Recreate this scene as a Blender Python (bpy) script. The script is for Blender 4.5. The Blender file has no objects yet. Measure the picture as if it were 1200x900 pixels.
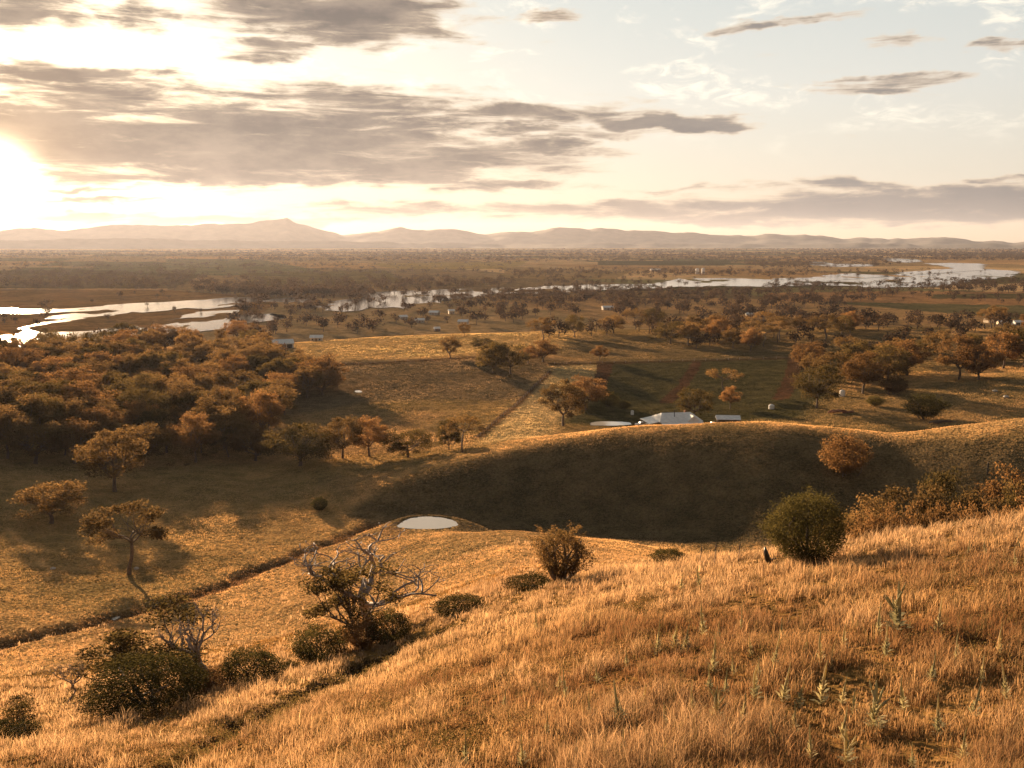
import bpy, math, random
import numpy as np

rng = np.random.default_rng(11)
random.seed(11)
S = bpy.context.scene
COL = S.collection
R = math.radians

# ------------------------------------------------------------------ camera
F = 1152.0                                   # focal length in units of a 1200 px wide frame
PITCH = math.atan((450 - 284) / F)
cam = bpy.data.objects.new('camera', bpy.data.cameras.new('camera'))
COL.objects.link(cam)
cam.location = (0, 0, 0)
cam.rotation_euler = (math.pi / 2 - PITCH, 0, 0)
cam.data.sensor_width = 36
cam.data.lens = 36 * F / 1200
cam.data.clip_start = 0.5
cam.data.clip_end = 90000
S.camera = cam

SUN_AZ, SUN_EL = -27.0, 9.2                  # degrees: left of straight ahead, above the horizon
GLOW_AZ, GLOW_EL = -27.3, 3.4                # where the bright disc breaks through the cloud
SUN_STRENGTH = 5.0
SUN_COL = (1.0, 0.69, 0.41)
SKY_STRENGTH = 0.051
EXPOSURE = 1.75
HAZE = 0.0000175

S.view_settings.view_transform = 'Standard'
S.view_settings.look = 'None'
S.view_settings.exposure = EXPOSURE
S.view_settings.gamma = 1.0
S.cycles.use_denoising = True
S.cycles.max_bounces = 6
S.cycles.diffuse_bounces = 2
S.cycles.glossy_bounces = 2
S.cycles.transmission_bounces = 3
S.cycles.transparent_max_bounces = 6
S.cycles.volume_bounces = 0
S.cycles.sample_clamp_indirect = 6.0


class NT:
    """small helper that wires shader nodes"""
    def __init__(s, tree):
        s.t = tree
    def n(s, typ, **kw):
        x = s.t.nodes.new(typ)
        for k, v in kw.items():
            setattr(x, k, v)
        return x
    def put(s, sock, v):
        if isinstance(v, bpy.types.NodeSocket):
            s.t.links.new(v, sock)
        elif v is not None:
            if sock.type == 'RGBA' and len(v) == 3:
                v = (*v, 1)
            sock.default_value = v
    def m(s, op, a, b=None, c=None, clamp=False):
        x = s.n('ShaderNodeMath', operation=op, use_clamp=clamp)
        for i, v in enumerate((a, b, c)):
            s.put(x.inputs[i], v)
        return x.outputs[0]
    def vm(s, op, a, b=None, scale=None):
        x = s.n('ShaderNodeVectorMath', operation=op)
        s.put(x.inputs[0], a)
        if b is not None:
            s.put(x.inputs[1], b)
        if scale is not None:
            s.put(x.inputs['Scale'], scale)
        return x.outputs['Value'] if op in ('LENGTH', 'DOT_PRODUCT') else x.outputs[0]
    def mix(s, f, a, b, blend='MIX'):
        x = s.n('ShaderNodeMix', data_type='RGBA', blend_type=blend)
        s.put(x.inputs[0], f); s.put(x.inputs[6], a); s.put(x.inputs[7], b)
        return x.outputs[2]
    def noise(s, vec, scale, detail=2, rough=0.5, dist=0.0, dims='3D'):
        x = s.n('ShaderNodeTexNoise', noise_dimensions=dims)
        s.put(x.inputs['Vector'], vec)
        x.inputs['Scale'].default_value = scale
        x.inputs['Detail'].default_value = detail
        x.inputs['Roughness'].default_value = rough
        x.inputs['Distortion'].default_value = dist
        return x
    def ss(s, v, lo, hi):
        x = s.n('ShaderNodeMapRange', interpolation_type='SMOOTHSTEP')
        s.put(x.inputs[0], v)
        x.inputs[1].default_value = lo; x.inputs[2].default_value = hi
        x.inputs[3].default_value = 0; x.inputs[4].default_value = 1
        return x.outputs[0]
    def ramp(s, v, stops):
        x = s.n('ShaderNodeValToRGB')
        s.put(x.inputs[0], v)
        e = x.color_ramp.elements
        while len(e) < len(stops):
            e.new(0.5)
        for i, (p, c) in enumerate(stops):
            e[i].position = p; e[i].color = (*c, 1)
        return x.outputs[0]


def ray(px, py):
    u = (px - 600) / F; v = (450 - py) / F
    return u, math.cos(PITCH) + v * math.sin(PITCH), -math.sin(PITCH) + v * math.cos(PITCH)


def azel(px, py):
    x, y, z = ray(px, py)
    return math.degrees(math.atan2(x, y)), math.degrees(math.atan2(z, math.hypot(x, y)))


# ------------------------------------------------------------------ sky with its clouds
w = bpy.data.worlds.new('World'); S.world = w; w.use_nodes = True
w.node_tree.nodes.clear()
N = NT(w.node_tree)
D = N.n('ShaderNodeTexCoord').outputs['Generated']
sx = N.n('ShaderNodeSeparateXYZ'); N.put(sx.inputs[0], D)
X, Y, Z = sx.outputs
deg = 180 / math.pi
AZ = N.m('MULTIPLY', N.m('ARCTAN2', X, Y), deg)
EL = N.m('MULTIPLY', N.m('ARCSINE', Z), deg)
cb = N.n('ShaderNodeCombineXYZ'); N.put(cb.inputs[0], AZ); N.put(cb.inputs[1], N.m('MULTIPLY', EL, 2.6))
P = cb.outputs[0]
warp = N.noise(P, 0.22, 4, 0.6)
wc = N.n('ShaderNodeSeparateColor'); N.put(wc.inputs[0], warp.outputs['Color'])
AZw = N.m('ADD', AZ, N.m('MULTIPLY', N.m('SUBTRACT', wc.outputs[0], 0.5), 7.0))
ELw = N.m('ADD', EL, N.m('MULTIPLY', N.m('SUBTRACT', wc.outputs[1], 0.5), 2.2))
# big cloud masses: (px, py, rx, ry, weight), in the photograph's pixels, turned into directions
blobs = [(260, 165, 400, 56, 1.0), (40, 150, 260, 55, 0.95), (470, 190, 230, 34, 0.85), (620, 135, 190, 17, 0.8), (775, 141, 110, 12, 1.0), (835, 143, 45, 12, 0.9),
         (660, 172, 100, 10, 0.7), (60, 87, 190, 14, 0.85), (30, 12, 90, 26, 0.9), (165, 18, 55, 22, 0.85),
         (400, 20, 165, 38, 0.95), (310, 62, 70, 14, 0.8), (475, 28, 80, 26, 0.8), (910, 28, 90, 8, 0.72), (1050, 50, 50, 9, 0.66),
         (1050, 97, 105, 8, 0.72), (650, 22, 40, 8, 0.66), (1190, 50, 50, 8, 0.66), (1080, 243, 420, 26, 1.0), (1000, 213, 70, 10, 0.7),
         (720, 247, 220, 13, 0.8), (1180, 208, 60, 7, 0.8), (110, 233, 80, 4, 0.8), (120, 219, 80, 4, 0.7), (230, 256, 330, 8, 0.75),
         (500, 248, 230, 10, 0.65), (560, 216, 150, 8, 0.7), (840, 222, 160, 6, 0.5),
         (900, 255, 300, 9, 0.8), (1120, 228, 200, 16, 0.9), (300, 205, 330, 16, 0.85), (100, 108, 160, 22, 0.8), (420, 118, 170, 22, 0.75), (640, 156, 150, 9, 0.7), (180, 262, 200, 4, 0.7)]
acc = None
for bx, by, rx, ry, wt in blobs:
    a0, e0 = azel(bx, by)
    a1 = azel(bx + rx, by)[0] - a0; e1 = azel(bx, by - ry)[1] - e0
    du = N.m('MULTIPLY', N.m('SUBTRACT', AZw, a0), 1 / a1)
    dv = N.m('MULTIPLY', N.m('SUBTRACT', ELw, e0), 1 / e1)
    d2 = N.m('ADD', N.m('MULTIPLY', du, du), N.m('MULTIPLY', dv, dv))
    g = N.m('MULTIPLY', N.m('SUBTRACT', 1.0, N.m('MULTIPLY', d2, 0.62), clamp=True), wt)
    acc = g if acc is None else N.m('MAXIMUM', acc, g)
cb2 = N.n('ShaderNodeCombineXYZ'); N.put(cb2.inputs[0], N.m('MULTIPLY', AZ, 0.42)); N.put(cb2.inputs[1], N.m('MULTIPLY', EL, 3.4))
det = N.noise(cb2.outputs[0], 0.42, 8, 0.66, 0.5).outputs['Fac']
thin = N.noise(P, 0.14, 6, 0.6, 0.6).outputs['Fac']
wisp = N.noise(P, 0.5, 6, 0.65, 0.8).outputs['Fac']
cov = N.m('ADD', acc, N.m('MULTIPLY', N.m('SUBTRACT', det, 0.5), 1.7))
dens = N.ss(cov, 0.16, 0.70)
thinc = N.m('MULTIPLY', N.ss(thin, 0.50, 0.64), N.ss(wisp, 0.42, 0.62))
thinc = N.m('MULTIPLY', thinc, N.ss(EL, 4.0, 8.0))
sunv = (math.sin(R(GLOW_AZ)) * math.cos(R(GLOW_EL)), math.cos(R(GLOW_AZ)) * math.cos(R(GLOW_EL)), math.sin(R(GLOW_EL)))
ca = N.vm('DOT_PRODUCT', N.vm('NORMALIZE', D), sunv)
ang = N.m('MULTIPLY', N.m('ARCCOSINE', N.m('MINIMUM', ca, 1.0)), deg)
near = N.m('POWER', 2.718, N.m('MULTIPLY', ang, -1 / 11.0))
mid = N.m('POWER', 2.718, N.m('MULTIPLY', ang, -1 / 3.0))
core = N.m('POWER', 2.718, N.m('MULTIPLY', N.m('MULTIPLY', ang, ang), -1 / 1.5))
sky = N.n('ShaderNodeTexSky', sky_type='NISHITA')
sky.sun_disc = False
sky.sun_elevation = R(SUN_EL); sky.sun_rotation = R(SUN_AZ)
sky.air_density = 1.0; sky.dust_density = 2.0; sky.ozone_density = 1.0
veil = N.ramp(N.m('DIVIDE', EL, 30.0, clamp=True), [(0.0, (5.2, 3.9, 2.6)), (0.10, (4.8, 4.35, 3.65)), (0.28, (4.6, 4.55, 4.2)), (0.46, (3.9, 4.15, 4.0)), (0.66, (2.7, 2.9, 2.9)), (1.0, (1.5, 1.6, 1.7))])
base = N.mix(0.88, sky.outputs[0], veil)
glowc = N.n('ShaderNodeMix', data_type='RGBA', blend_type='ADD')
glowc.inputs[0].default_value = 1
N.put(glowc.inputs[6], base)
N.put(glowc.inputs[7], N.vm('SCALE', (4.0, 3.2, 2.1), scale=N.m('MULTIPLY', near, 0.5)))
clear = glowc.outputs[2]
clear = N.mix(N.m('MULTIPLY', thinc, 0.85), clear, N.mix(near, (7.2, 6.6, 5.4), (11, 10, 8)))
# cloud body: thin rims glow, thick parts grey brown
tone = N.noise(P, 0.26, 5, 0.6).outputs['Fac']
dark = N.mix(N.ss(tone, 0.34, 0.68), (1.15, 0.99, 0.90), (2.3, 1.85, 1.48))
dark = N.mix(N.ss(EL, 1.0, 7.0), N.mix(0.25, dark, (3.0, 2.3, 1.7)), dark)
dark = N.mix(N.m('MULTIPLY', N.ss(AZ, -2.0, 18.0), 0.7), dark, (1.6, 1.6, 1.6))
dark = N.mix(N.m('MULTIPLY', mid, 0.5, clamp=True), dark, (5.0, 3.0, 1.5))
body = N.mix(N.ss(cov, 0.30, 0.85), N.mix(near, (5.0, 3.9, 2.8), (7.5, 5.8, 3.8)), dark)
skyc = N.mix(dens, clear, body)
skyc2 = N.n('ShaderNodeMix', data_type='RGBA', blend_type='ADD'); skyc2.inputs[0].default_value = 1
N.put(skyc2.inputs[6], skyc)
N.put(skyc2.inputs[7], N.vm('ADD', N.vm('SCALE', (60, 46, 28), scale=core), N.vm('SCALE', (16, 9.5, 3.8), scale=N.m('MULTIPLY', mid, 0.13))))
# below the horizon: dull earth
final = N.mix(N.ss(EL, -1.5, 0.2), (1.2, 0.8, 0.45), skyc2.outputs[2])
bg = N.n('ShaderNodeBackground'); bg.inputs['Strength'].default_value = SKY_STRENGTH
# the half of the sky behind the viewer is much dimmer at this hour
dim = N.ss(N.vm('DOT_PRODUCT', D, (sunv[0], sunv[1], 0)), -0.5, 0.75)
final = N.mix(dim, N.mix(1, final, (0.45, 0.46, 0.48), 'MULTIPLY'), final)
N.put(bg.inputs['Color'], final)
ow = N.n('ShaderNodeOutputWorld'); w.node_tree.links.new(bg.outputs[0], ow.inputs[0])
w.cycles.sampling_method = 'MANUAL'; w.cycles.sample_map_resolution = 1024

sl = bpy.data.lights.new('sun', 'SUN'); sl.energy = SUN_STRENGTH; sl.color = SUN_COL; sl.angle = R(0.6)
so = bpy.data.objects.new('sun', sl); COL.objects.link(so)
so.rotation_euler = (R(90 - SUN_EL), 0, R(180 - SUN_AZ))


# ------------------------------------------------------------------ noise and mesh helpers
def _h(ix, iy, seed):
    n = (ix.astype(np.int64) * 374761393 + iy.astype(np.int64) * 668265263 + seed * 974711) & 0xffffffff
    n = ((n ^ (n >> 13)) * 1274126177) & 0xffffffff
    n = (n ^ (n >> 16)) & 0xffff
    return n / 65535.0

def vnoise(x, y, seed=0):
    ix = np.floor(x); iy = np.floor(y); fx = x - ix; fy = y - iy
    fx = fx * fx * fx * (fx * (fx * 6 - 15) + 10); fy = fy * fy * fy * (fy * (fy * 6 - 15) + 10)
    a = _h(ix, iy, seed); b = _h(ix + 1, iy, seed); c = _h(ix, iy + 1, seed); d = _h(ix + 1, iy + 1, seed)
    return (a + (b - a) * fx) * (1 - fy) + (c + (d - c) * fx) * fy

def fbm(x, y, scale, octv=4, seed=0, gain=0.5):
    x = np.asarray(x, float) / scale; y = np.asarray(y, float) / scale
    s = 0; a = 1; t = 0
    for o in range(octv):
        s = s + a * vnoise(x * 2 ** o + 17.3 * o, y * 2 ** o - 9.1 * o, seed + o); t += a; a *= gain
    return s / t                              # 0..1

def mesh_np(name, V, quads=None, tris=None, mat=None, colors=None, smooth=False):
    me = bpy.data.meshes.new(name)
    V = np.asarray(V, np.float32).reshape(-1, 3)
    nq = 0 if quads is None else len(quads); nt = 0 if tris is None else len(tris)
    me.vertices.add(len(V)); me.vertices.foreach_set('co', V.ravel())
    li = []
    if nq: li.append(np.asarray(quads, np.int32).ravel())
    if nt: li.append(np.asarray(tris, np.int32).ravel())
    li = np.concatenate(li)
    me.loops.add(len(li)); me.loops.foreach_set('vertex_index', li)
    me.polygons.add(nq + nt)
    st = np.concatenate([np.arange(nq) * 4, nq * 4 + np.arange(nt) * 3]).astype(np.int32)
    me.polygons.foreach_set('loop_start', st)
    if smooth:
        me.polygons.foreach_set('use_smooth', np.ones(nq + nt, bool))
    me.update(calc_edges=True)
    if colors is not None:
        at = me.color_attributes.new('tint', 'FLOAT_COLOR', 'POINT')
        c = np.ones((len(V), 4), np.float32); c[:, :3] = colors
        at.data.foreach_set('color', c.ravel())
    if mat: me.materials.append(mat)
    return me

def link(name, me, parent=None, loc=None):
    o = bpy.data.objects.new(name, me); COL.objects.link(o)
    if parent is not None: o.parent = parent
    if loc is not None: o.location = loc
    return o

def tag(o, label=None, cat=None, group=None, kind=None):
    if label: o['label'] = label
    if cat: o['category'] = cat
    if group: o['group'] = group
    if kind: o['kind'] = kind
    return o

def empty(name, loc, label, cat, group=None, rz=0.0):
    o = link(name, None, None, loc); o.rotation_euler = (0, 0, rz)
    o.empty_display_size = 0.5
    return tag(o, label, cat, group)

class MB:
    """collects boxes, tubes and polygons into one mesh"""
    def __init__(s): s.v = []; s.f = []
    def add(s, vs, fs):
        b = len(s.v); s.v += [tuple(map(float, p)) for p in vs]; s.f += [tuple(b + i for i in f) for f in fs]; return s
    def box(s, x0, x1, y0, y1, z0, z1):
        return s.add([(x0, y0, z0), (x1, y0, z0), (x1, y1, z0), (x0, y1, z0), (x0, y0, z1), (x1, y0, z1), (x1, y1, z1), (x0, y1, z1)],
                     [(0, 3, 2, 1), (4, 5, 6, 7), (0, 1, 5, 4), (1, 2, 6, 5), (2, 3, 7, 6), (3, 0, 4, 7)])
    def tube(s, pts, rad, n=6):
        pts = np.asarray(pts, float); vs = []; fs = []
        for i, p in enumerate(pts):
            t = pts[min(i + 1, len(pts) - 1)] - pts[max(i - 1, 0)]; t = t / (np.linalg.norm(t) + 1e-9)
            a = np.cross(t, (0, 0, 1) if abs(t[2]) < 0.9 else (1, 0, 0)); a /= np.linalg.norm(a); b = np.cross(t, a)
            for k in range(n):
                q = 2 * math.pi * k / n
                vs.append(p + rad[i] * (math.cos(q) * a + math.sin(q) * b))
        for i in range(len(pts) - 1):
            for k in range(n):
                k2 = (k + 1) % n
                fs.append((i * n + k, i * n + k2, (i + 1) * n + k2, (i + 1) * n + k))
        fs.append(tuple(range(n))[::-1]); fs.append(tuple((len(pts) - 1) * n + k for k in range(n)))
        return s.add(vs, fs)
    def mesh(s, name, mat, smooth=False):
        me = bpy.data.meshes.new(name); me.from_pydata(s.v, [], s.f)
        if smooth:
            for p in me.polygons: p.use_smooth = True
        me.materials.append(mat); me.update(); return me


# ------------------------------------------------------------------ materials
def new_mat(name):
    m = bpy.data.materials.new(name); m.use_nodes = True; m.node_tree.nodes.clear()
    n = NT(m.node_tree); o = n.n('ShaderNodeOutputMaterial')
    return m, n, o

def ground_material():
    m, n, o = new_mat('ground')
    pos = n.n('ShaderNodeNewGeometry')
    p = pos.outputs['Position']; nor = pos.outputs['Normal']
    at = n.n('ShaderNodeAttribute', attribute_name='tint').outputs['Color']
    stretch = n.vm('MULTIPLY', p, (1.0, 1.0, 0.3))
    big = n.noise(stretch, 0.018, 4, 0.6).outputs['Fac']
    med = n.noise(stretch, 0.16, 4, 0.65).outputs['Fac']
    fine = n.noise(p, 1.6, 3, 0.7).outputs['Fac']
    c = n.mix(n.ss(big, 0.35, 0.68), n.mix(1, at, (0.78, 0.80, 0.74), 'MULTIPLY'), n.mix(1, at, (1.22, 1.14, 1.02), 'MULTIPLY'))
    c = n.mix(n.ss(med, 0.36, 0.66), n.mix(1, c, (0.70, 0.70, 0.66), 'MULTIPLY'), n.mix(1, c, (1.18, 1.12, 1.05), 'MULTIPLY'))
    c = n.mix(n.ss(fine, 0.3, 0.7), n.mix(1, c, (0.60, 0.60, 0.58), 'MULTIPLY'), n.mix(1, c, (1.25, 1.2, 1.1), 'MULTIPLY'))
    # upright stalks: the shading normal leans every way over short distances
    k1 = n.noise(p, 2.3, 2, 0.7).outputs['Color']; k2 = n.noise(p, 0.35, 2, 0.6).outputs['Color']
    lean = n.vm('ADD', n.vm('SCALE', n.vm('SUBTRACT', k1, (0.5, 0.5, 0.5)), scale=9.0), n.vm('SCALE', n.vm('SUBTRACT', k2, (0.5, 0.5, 0.5)), scale=1.5))
    lean = n.vm('MULTIPLY', lean, (1, 1, 0.15))
    nn = n.vm('NORMALIZE', n.vm('ADD', nor, lean))
    d = n.n('ShaderNodeBsdfDiffuse'); n.put(d.inputs['Color'], c); n.put(d.inputs['Normal'], nn); d.inputs['Roughness'].default_value = 0.6
    m.node_tree.links.new(d.outputs[0], o.inputs[0])
    return m

def leaf_material(name, refl, trans, tmix=0.5, attr=False, var=0.35):
    m, n, o = new_mat(name)
    rnd = n.n('ShaderNodeObjectInfo').outputs['Random']
    p = n.n('ShaderNodeNewGeometry').outputs['Position']
    ns = n.noise(p, 0.9, 3, 0.6).outputs['Fac']
    def vary(c):
        lo = tuple(x * (1 - var) for x in c); hi = (c[0] * (1 + var), c[1] * (1 + var * 0.75), c[2] * (1 + var * 0.6))
        a = n.mix(rnd, lo, hi)
        return n.mix(n.ss(ns, 0.3, 0.7), n.mix(1, a, (0.68, 0.72, 0.7), 'MULTIPLY'), n.mix(1, a, (1.3, 1.22, 1.15), 'MULTIPLY'))
    if attr:
        at = n.n('ShaderNodeAttribute', attribute_name='tint').outputs['Color']
        c1 = n.mix(1, at, refl, 'MULTIPLY'); c2 = n.mix(1, at, trans, 'MULTIPLY')
    else:
        c1 = vary(refl); c2 = vary(trans)
    d = n.n('ShaderNodeBsdfDiffuse'); n.put(d.inputs['Color'], c1)
    t = n.n('ShaderNodeBsdfTranslucent'); n.put(t.inputs['Color'], c2)
    mx = n.n('ShaderNodeMixShader'); mx.inputs[0].default_value = tmix
    m.node_tree.links.new(d.outputs[0], mx.inputs[1]); m.node_tree.links.new(t.outputs[0], mx.inputs[2])
    m.node_tree.links.new(mx.outputs[0], o.inputs[0])
    return m

def plain(name, col, rough=0.7, metal=0.0, var=0.25, scale=3.0, spec=0.3):
    m, n, o = new_mat(name)
    p = n.n('ShaderNodeTexCoord').outputs['Object']
    ns = n.noise(p, scale, 5, 0.65).outputs['Fac']
    c = n.mix(n.ss(ns, 0.3, 0.7), tuple(x * (1 - var) for x in col), tuple(min(1, x * (1 + var)) for x in col))
    b = n.n('ShaderNodeBsdfPrincipled'); n.put(b.inputs['Base Color'], c)
    b.inputs['Roughness'].default_value = rough; b.inputs['Metallic'].default_value = metal
    b.inputs['Specular IOR Level'].default_value = spec
    m.node_tree.links.new(b.outputs[0], o.inputs[0])
    return m

def water_material(name, rough=0.08, bump=0.05, base=(0.06, 0.05, 0.035)):
    m, n, o = new_mat(name)
    p = n.n('ShaderNodeNewGeometry').outputs['Position']
    ns = n.noise(p, 0.6, 3, 0.6).outputs['Color']
    nor = n.n('ShaderNodeNewGeometry').outputs['Normal']
    nn = n.vm('NORMALIZE', n.vm('ADD', nor, n.vm('MULTIPLY', n.vm('SUBTRACT', ns, (0.5, 0.5, 0.5)), (bump, bump, 0))))
    b = n.n('ShaderNodeBsdfPrincipled'); n.put(b.inputs['Base Color'], (*base, 1))
    b.inputs['Roughness'].default_value = rough; b.inputs['IOR'].default_value = 1.33
    n.put(b.inputs['Normal'], nn)
    m.node_tree.links.new(b.outputs[0], o.inputs[0])
    return m

M_ground = ground_material()
M_gum = leaf_material('gum_leaves', (0.064, 0.052, 0.029), (0.27, 0.168, 0.066), 0.42)
M_olive = leaf_material('olive_leaves', (0.046, 0.042, 0.021), (0.165, 0.118, 0.042), 0.38)
M_shrub = leaf_material('dark_shrub_leaves', (0.036, 0.038, 0.018), (0.115, 0.098, 0.034), 0.36)
M_rust = leaf_material('rust_leaves', (0.082, 0.060, 0.034), (0.31, 0.172, 0.068), 0.42)
M_far = leaf_material('far_leaves', (0.040, 0.034, 0.028), (0.075, 0.050, 0.032), 0.3, attr=False)
M_bark = plain('bark', (0.13, 0.095, 0.07), 0.9, scale=4)
M_dead = plain('dead_wood', (0.25, 0.20, 0.17), 0.85, scale=4)
M_grass = leaf_material('grass_blades', (1, 1, 1), (1.18, 0.96, 0.76), 0.5, attr=True)
M_weed = leaf_material('mullein_leaves', (0.46, 0.43, 0.28), (0.46, 0.40, 0.20), 0.45, var=0.25)
M_water = water_material('river_water', 0.12, 0.06)
M_pond = water_material('pond_water', 0.10, 0.04, (0.42, 0.38, 0.32))
M_tin = plain('pale_roof_iron', (0.72, 0.69, 0.63), 0.5, 0.0, 0.12, 0.8)
M_wall = plain('weatherboard', (0.38, 0.32, 0.25), 0.8, 0, 0.15, 1.5)
M_cream = plain('cream_wall', (0.55, 0.45, 0.32), 0.8, 0, 0.12, 1.5)
M_dark = plain('dark_opening', (0.03, 0.026, 0.022), 0.4, 0, 0.2, 2)
M_rock = plain('pale_rock', (0.45, 0.41, 0.36), 0.9, 0, 0.25, 2)
M_white = plain('white_paint', (0.72, 0.70, 0.67), 0.4, 0, 0.06, 2, 0.5)
M_tyre = plain('rubber', (0.03, 0.03, 0.03), 0.8, 0, 0.2, 5)
M_glass = plain('car_glass', (0.03, 0.035, 0.04), 0.1, 0, 0.1, 2, 0.5)
M_log = plain('red_logs', (0.22, 0.10, 0.055), 0.9, 0, 0.3, 3)

# ------------------------------------------------------------------ terrain table
# each column: frame x, then ten (frame y, distance) sight points from the near slope to the far ridge; ('z', distance, height) where hidden
cols = {
 -300: [(900, 56), (872, 70), (800, 110), (756, 148), (640, 222), (552, 300), (507, 350), (467, 430), (434, 520), (411, 610)],
 0: [(900, 58), (884, 64), (810, 105), (756, 148), (640, 222), (550, 300), (505, 352), (465, 430), (432, 520), (410, 610)],
 150: [(900, 50), (862, 66), (790, 108), (722, 160), (630, 228), (550, 300), (505, 352), (465, 430), (432, 520), (410, 610)],
 300: [(900, 38), (822, 74), (750, 120), (668, 188), (612, 232), (548, 298), (505, 350), (465, 425), (432, 515), (408, 600)],
 450: [(900, 32), (765, 82), (695, 138), (632, 203), (606, 232), (566, 250), (530, 302), (480, 385), (425, 505), (397, 620)],
 600: [(900, 29), (702, 86), (655, 130), (625, 176), (615, 227), (526, 264), (508, 315), (478, 375), (420, 510), (393, 640)],
 750: [(900, 27), (670, 86), ('z', 128, -43), (642, 182), (624, 220), (503, 272), ('z', 322, -63.2), (478, 395), (422, 520), (388, 690)],
 900: [(900, 27), (652, 80), ('z', 128, -44), ('z', 168, -58), (640, 206), (497, 267), ('z', 326, -63.2), (470, 405), (425, 510), (385, 700)],
 1050: [(900, 28), (629, 78), ('z', 125, -42), ('z', 170, -54), ('z', 212, -62.5), (511, 266), ('z', 328, -62.0), (458, 420), (425, 510), (385, 700)],
 1200: [(900, 29), (608, 80), ('z', 125, -40), ('z', 170, -51.5), ('z', 210, -61), (491, 268), ('z', 330, -59.5), (448, 425), (425, 500), (385, 700)],
 1500: [(900, 29), (580, 80), ('z', 125, -38), ('z', 170, -50), ('z', 210, -60), (491, 268), ('z', 330, -59.5), (448, 425), (425, 500), (385, 700)],
}
PLAIN = -75.3
WATER_Z = -74.83
az_f = np.arange(-34, 34.001, 0.1)
az_c = np.concatenate([np.arange(-180, -34, 4.0)[:-1], np.linspace(-38, -34.5, 6)])
AZT = np.concatenate([az_c, az_f, -az_c[::-1]])
RT = np.concatenate([np.geomspace(3, 20, 14)[:-1], np.geomspace(20, 720, 460)[:-1], np.geomspace(720, 2600, 170)[:-1], np.geomspace(2600, 24000, 70)])
LR = np.log(RT)

kn = [[] for _ in range(10)]
for cx, ks in cols.items():
    for i, k in enumerate(ks):
        if k[0] == 'z':
            a = azel(cx, 620)[0]; r, z = k[1], k[2]
        else:
            x, y, dz = ray(cx, k[0]); a = math.degrees(math.atan2(x, y)); r = k[1]; z = r * dz / math.hypot(x, y)
        kn[i].append((a, math.log(r), z))
kr = np.zeros((len(AZT), 13)); kz = np.zeros((len(AZT), 13))
azs = np.clip(AZT, -42, 42)
kr[:, 0] = math.log(3); kz[:, 0] = -9
for i in range(10):
    q = np.array(sorted(kn[i]))
    kr[:, i + 1] = np.interp(azs, q[:, 0], q[:, 1]); kz[:, i + 1] = np.interp(azs, q[:, 0], q[:, 2])
kr[:, 11] = np.log(np.interp(azs, [-15, 5], [740, 880])); kz[:, 11] = PLAIN
kr[:, 12] = math.log(1050); kz[:, 12] = PLAIN

def pchip(x, y, q):
    h = np.diff(x); d = np.diff(y) / h
    m = np.zeros_like(y)
    for i in range(1, len(x) - 1):
        if d[i - 1] * d[i] > 0:
            w1 = 2 * h[i] + h[i - 1]; w2 = h[i] + 2 * h[i - 1]
            m[i] = (w1 + w2) / (w1 / d[i - 1] + w2 / d[i])
    m[0] = d[0]; m[-1] = 0
    i = np.clip(np.searchsorted(x, q) - 1, 0, len(x) - 2)
    t = np.clip((q - x[i]) / h[i], 0, 1)
    return ((1 + 2 * t) * (1 - t) ** 2) * y[i] + t * (1 - t) ** 2 * h[i] * m[i] + t * t * (3 - 2 * t) * y[i + 1] + t * t * (t - 1) * h[i] * m[i + 1]

ZT = np.array([pchip(kr[a], kz[a], LR) for a in range(len(AZT))])
back = np.clip((np.abs(AZT) - 90) / 80, 0, 1)[:, None]
ZT = ZT * (1 - back) + ZT.mean(0)[None] * back
for _ in range(2):                                   # soften along the azimuth in the finely sampled fan
    i0 = len(az_c); i1 = i0 + len(az_f)
    k = np.hanning(23); k /= k.sum()
    pad = np.pad(ZT[i0:i1], ((11, 11), (0, 0)), mode='edge')
    ZT[i0:i1] = sum(k[j] * pad[j:j + (i1 - i0)] for j in range(23))
AA, RR = np.meshgrid(np.radians(AZT), RT, indexing='ij')
XT = RR * np.sin(AA); YT = RR * np.cos(AA)

def smooth01(x): x = np.clip(x, 0, 1); return x * x * (3 - 2 * x)

fade = 1 - smooth01((RR - 520) / 200)
midw = smooth01((RR - 90) / 60) * fade
nearw = 1 - smooth01((RR - 80) / 60)
ZT += midw * ((fbm(XT, YT, 55, 3, 3) - 0.5) * 1.6 + (fbm(XT, YT, 11, 3, 5) - 0.5) * 0.55)
ZT += nearw * smooth01((RR - 10) / 15) * ((fbm(XT, YT, 9, 3, 8) - 0.5) * 0.9 + (fbm(XT, YT, 2.2, 3, 9) - 0.5) * 0.30)

isl = (fbm(XT, YT * 0.42, 46, 4, 140) - 0.57) * 6.0
ZT += smooth01((RR - 700) / 60) * (1 - smooth01((RR - 2500) / 300)) * np.clip(isl, -0.3, 0.9)

def h_at(x, y):
    x = np.asarray(x, float); y = np.asarray(y, float)
    a = np.degrees(np.arctan2(x, y)); lr = np.log(np.hypot(x, y) + 1e-6)
    fa = np.interp(a, AZT, np.arange(len(AZT))); fr = np.interp(lr, LR, np.arange(len(LR)))
    ia = np.clip(fa.astype(int), 0, len(AZT) - 2); ir = np.clip(fr.astype(int), 0, len(LR) - 2)
    ta = fa - ia; tr = fr - ir
    return (ZT[ia, ir] * (1 - ta) + ZT[ia + 1, ir] * ta) * (1 - tr) + (ZT[ia, ir + 1] * (1 - ta) + ZT[ia + 1, ir + 1] * ta) * tr

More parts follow.
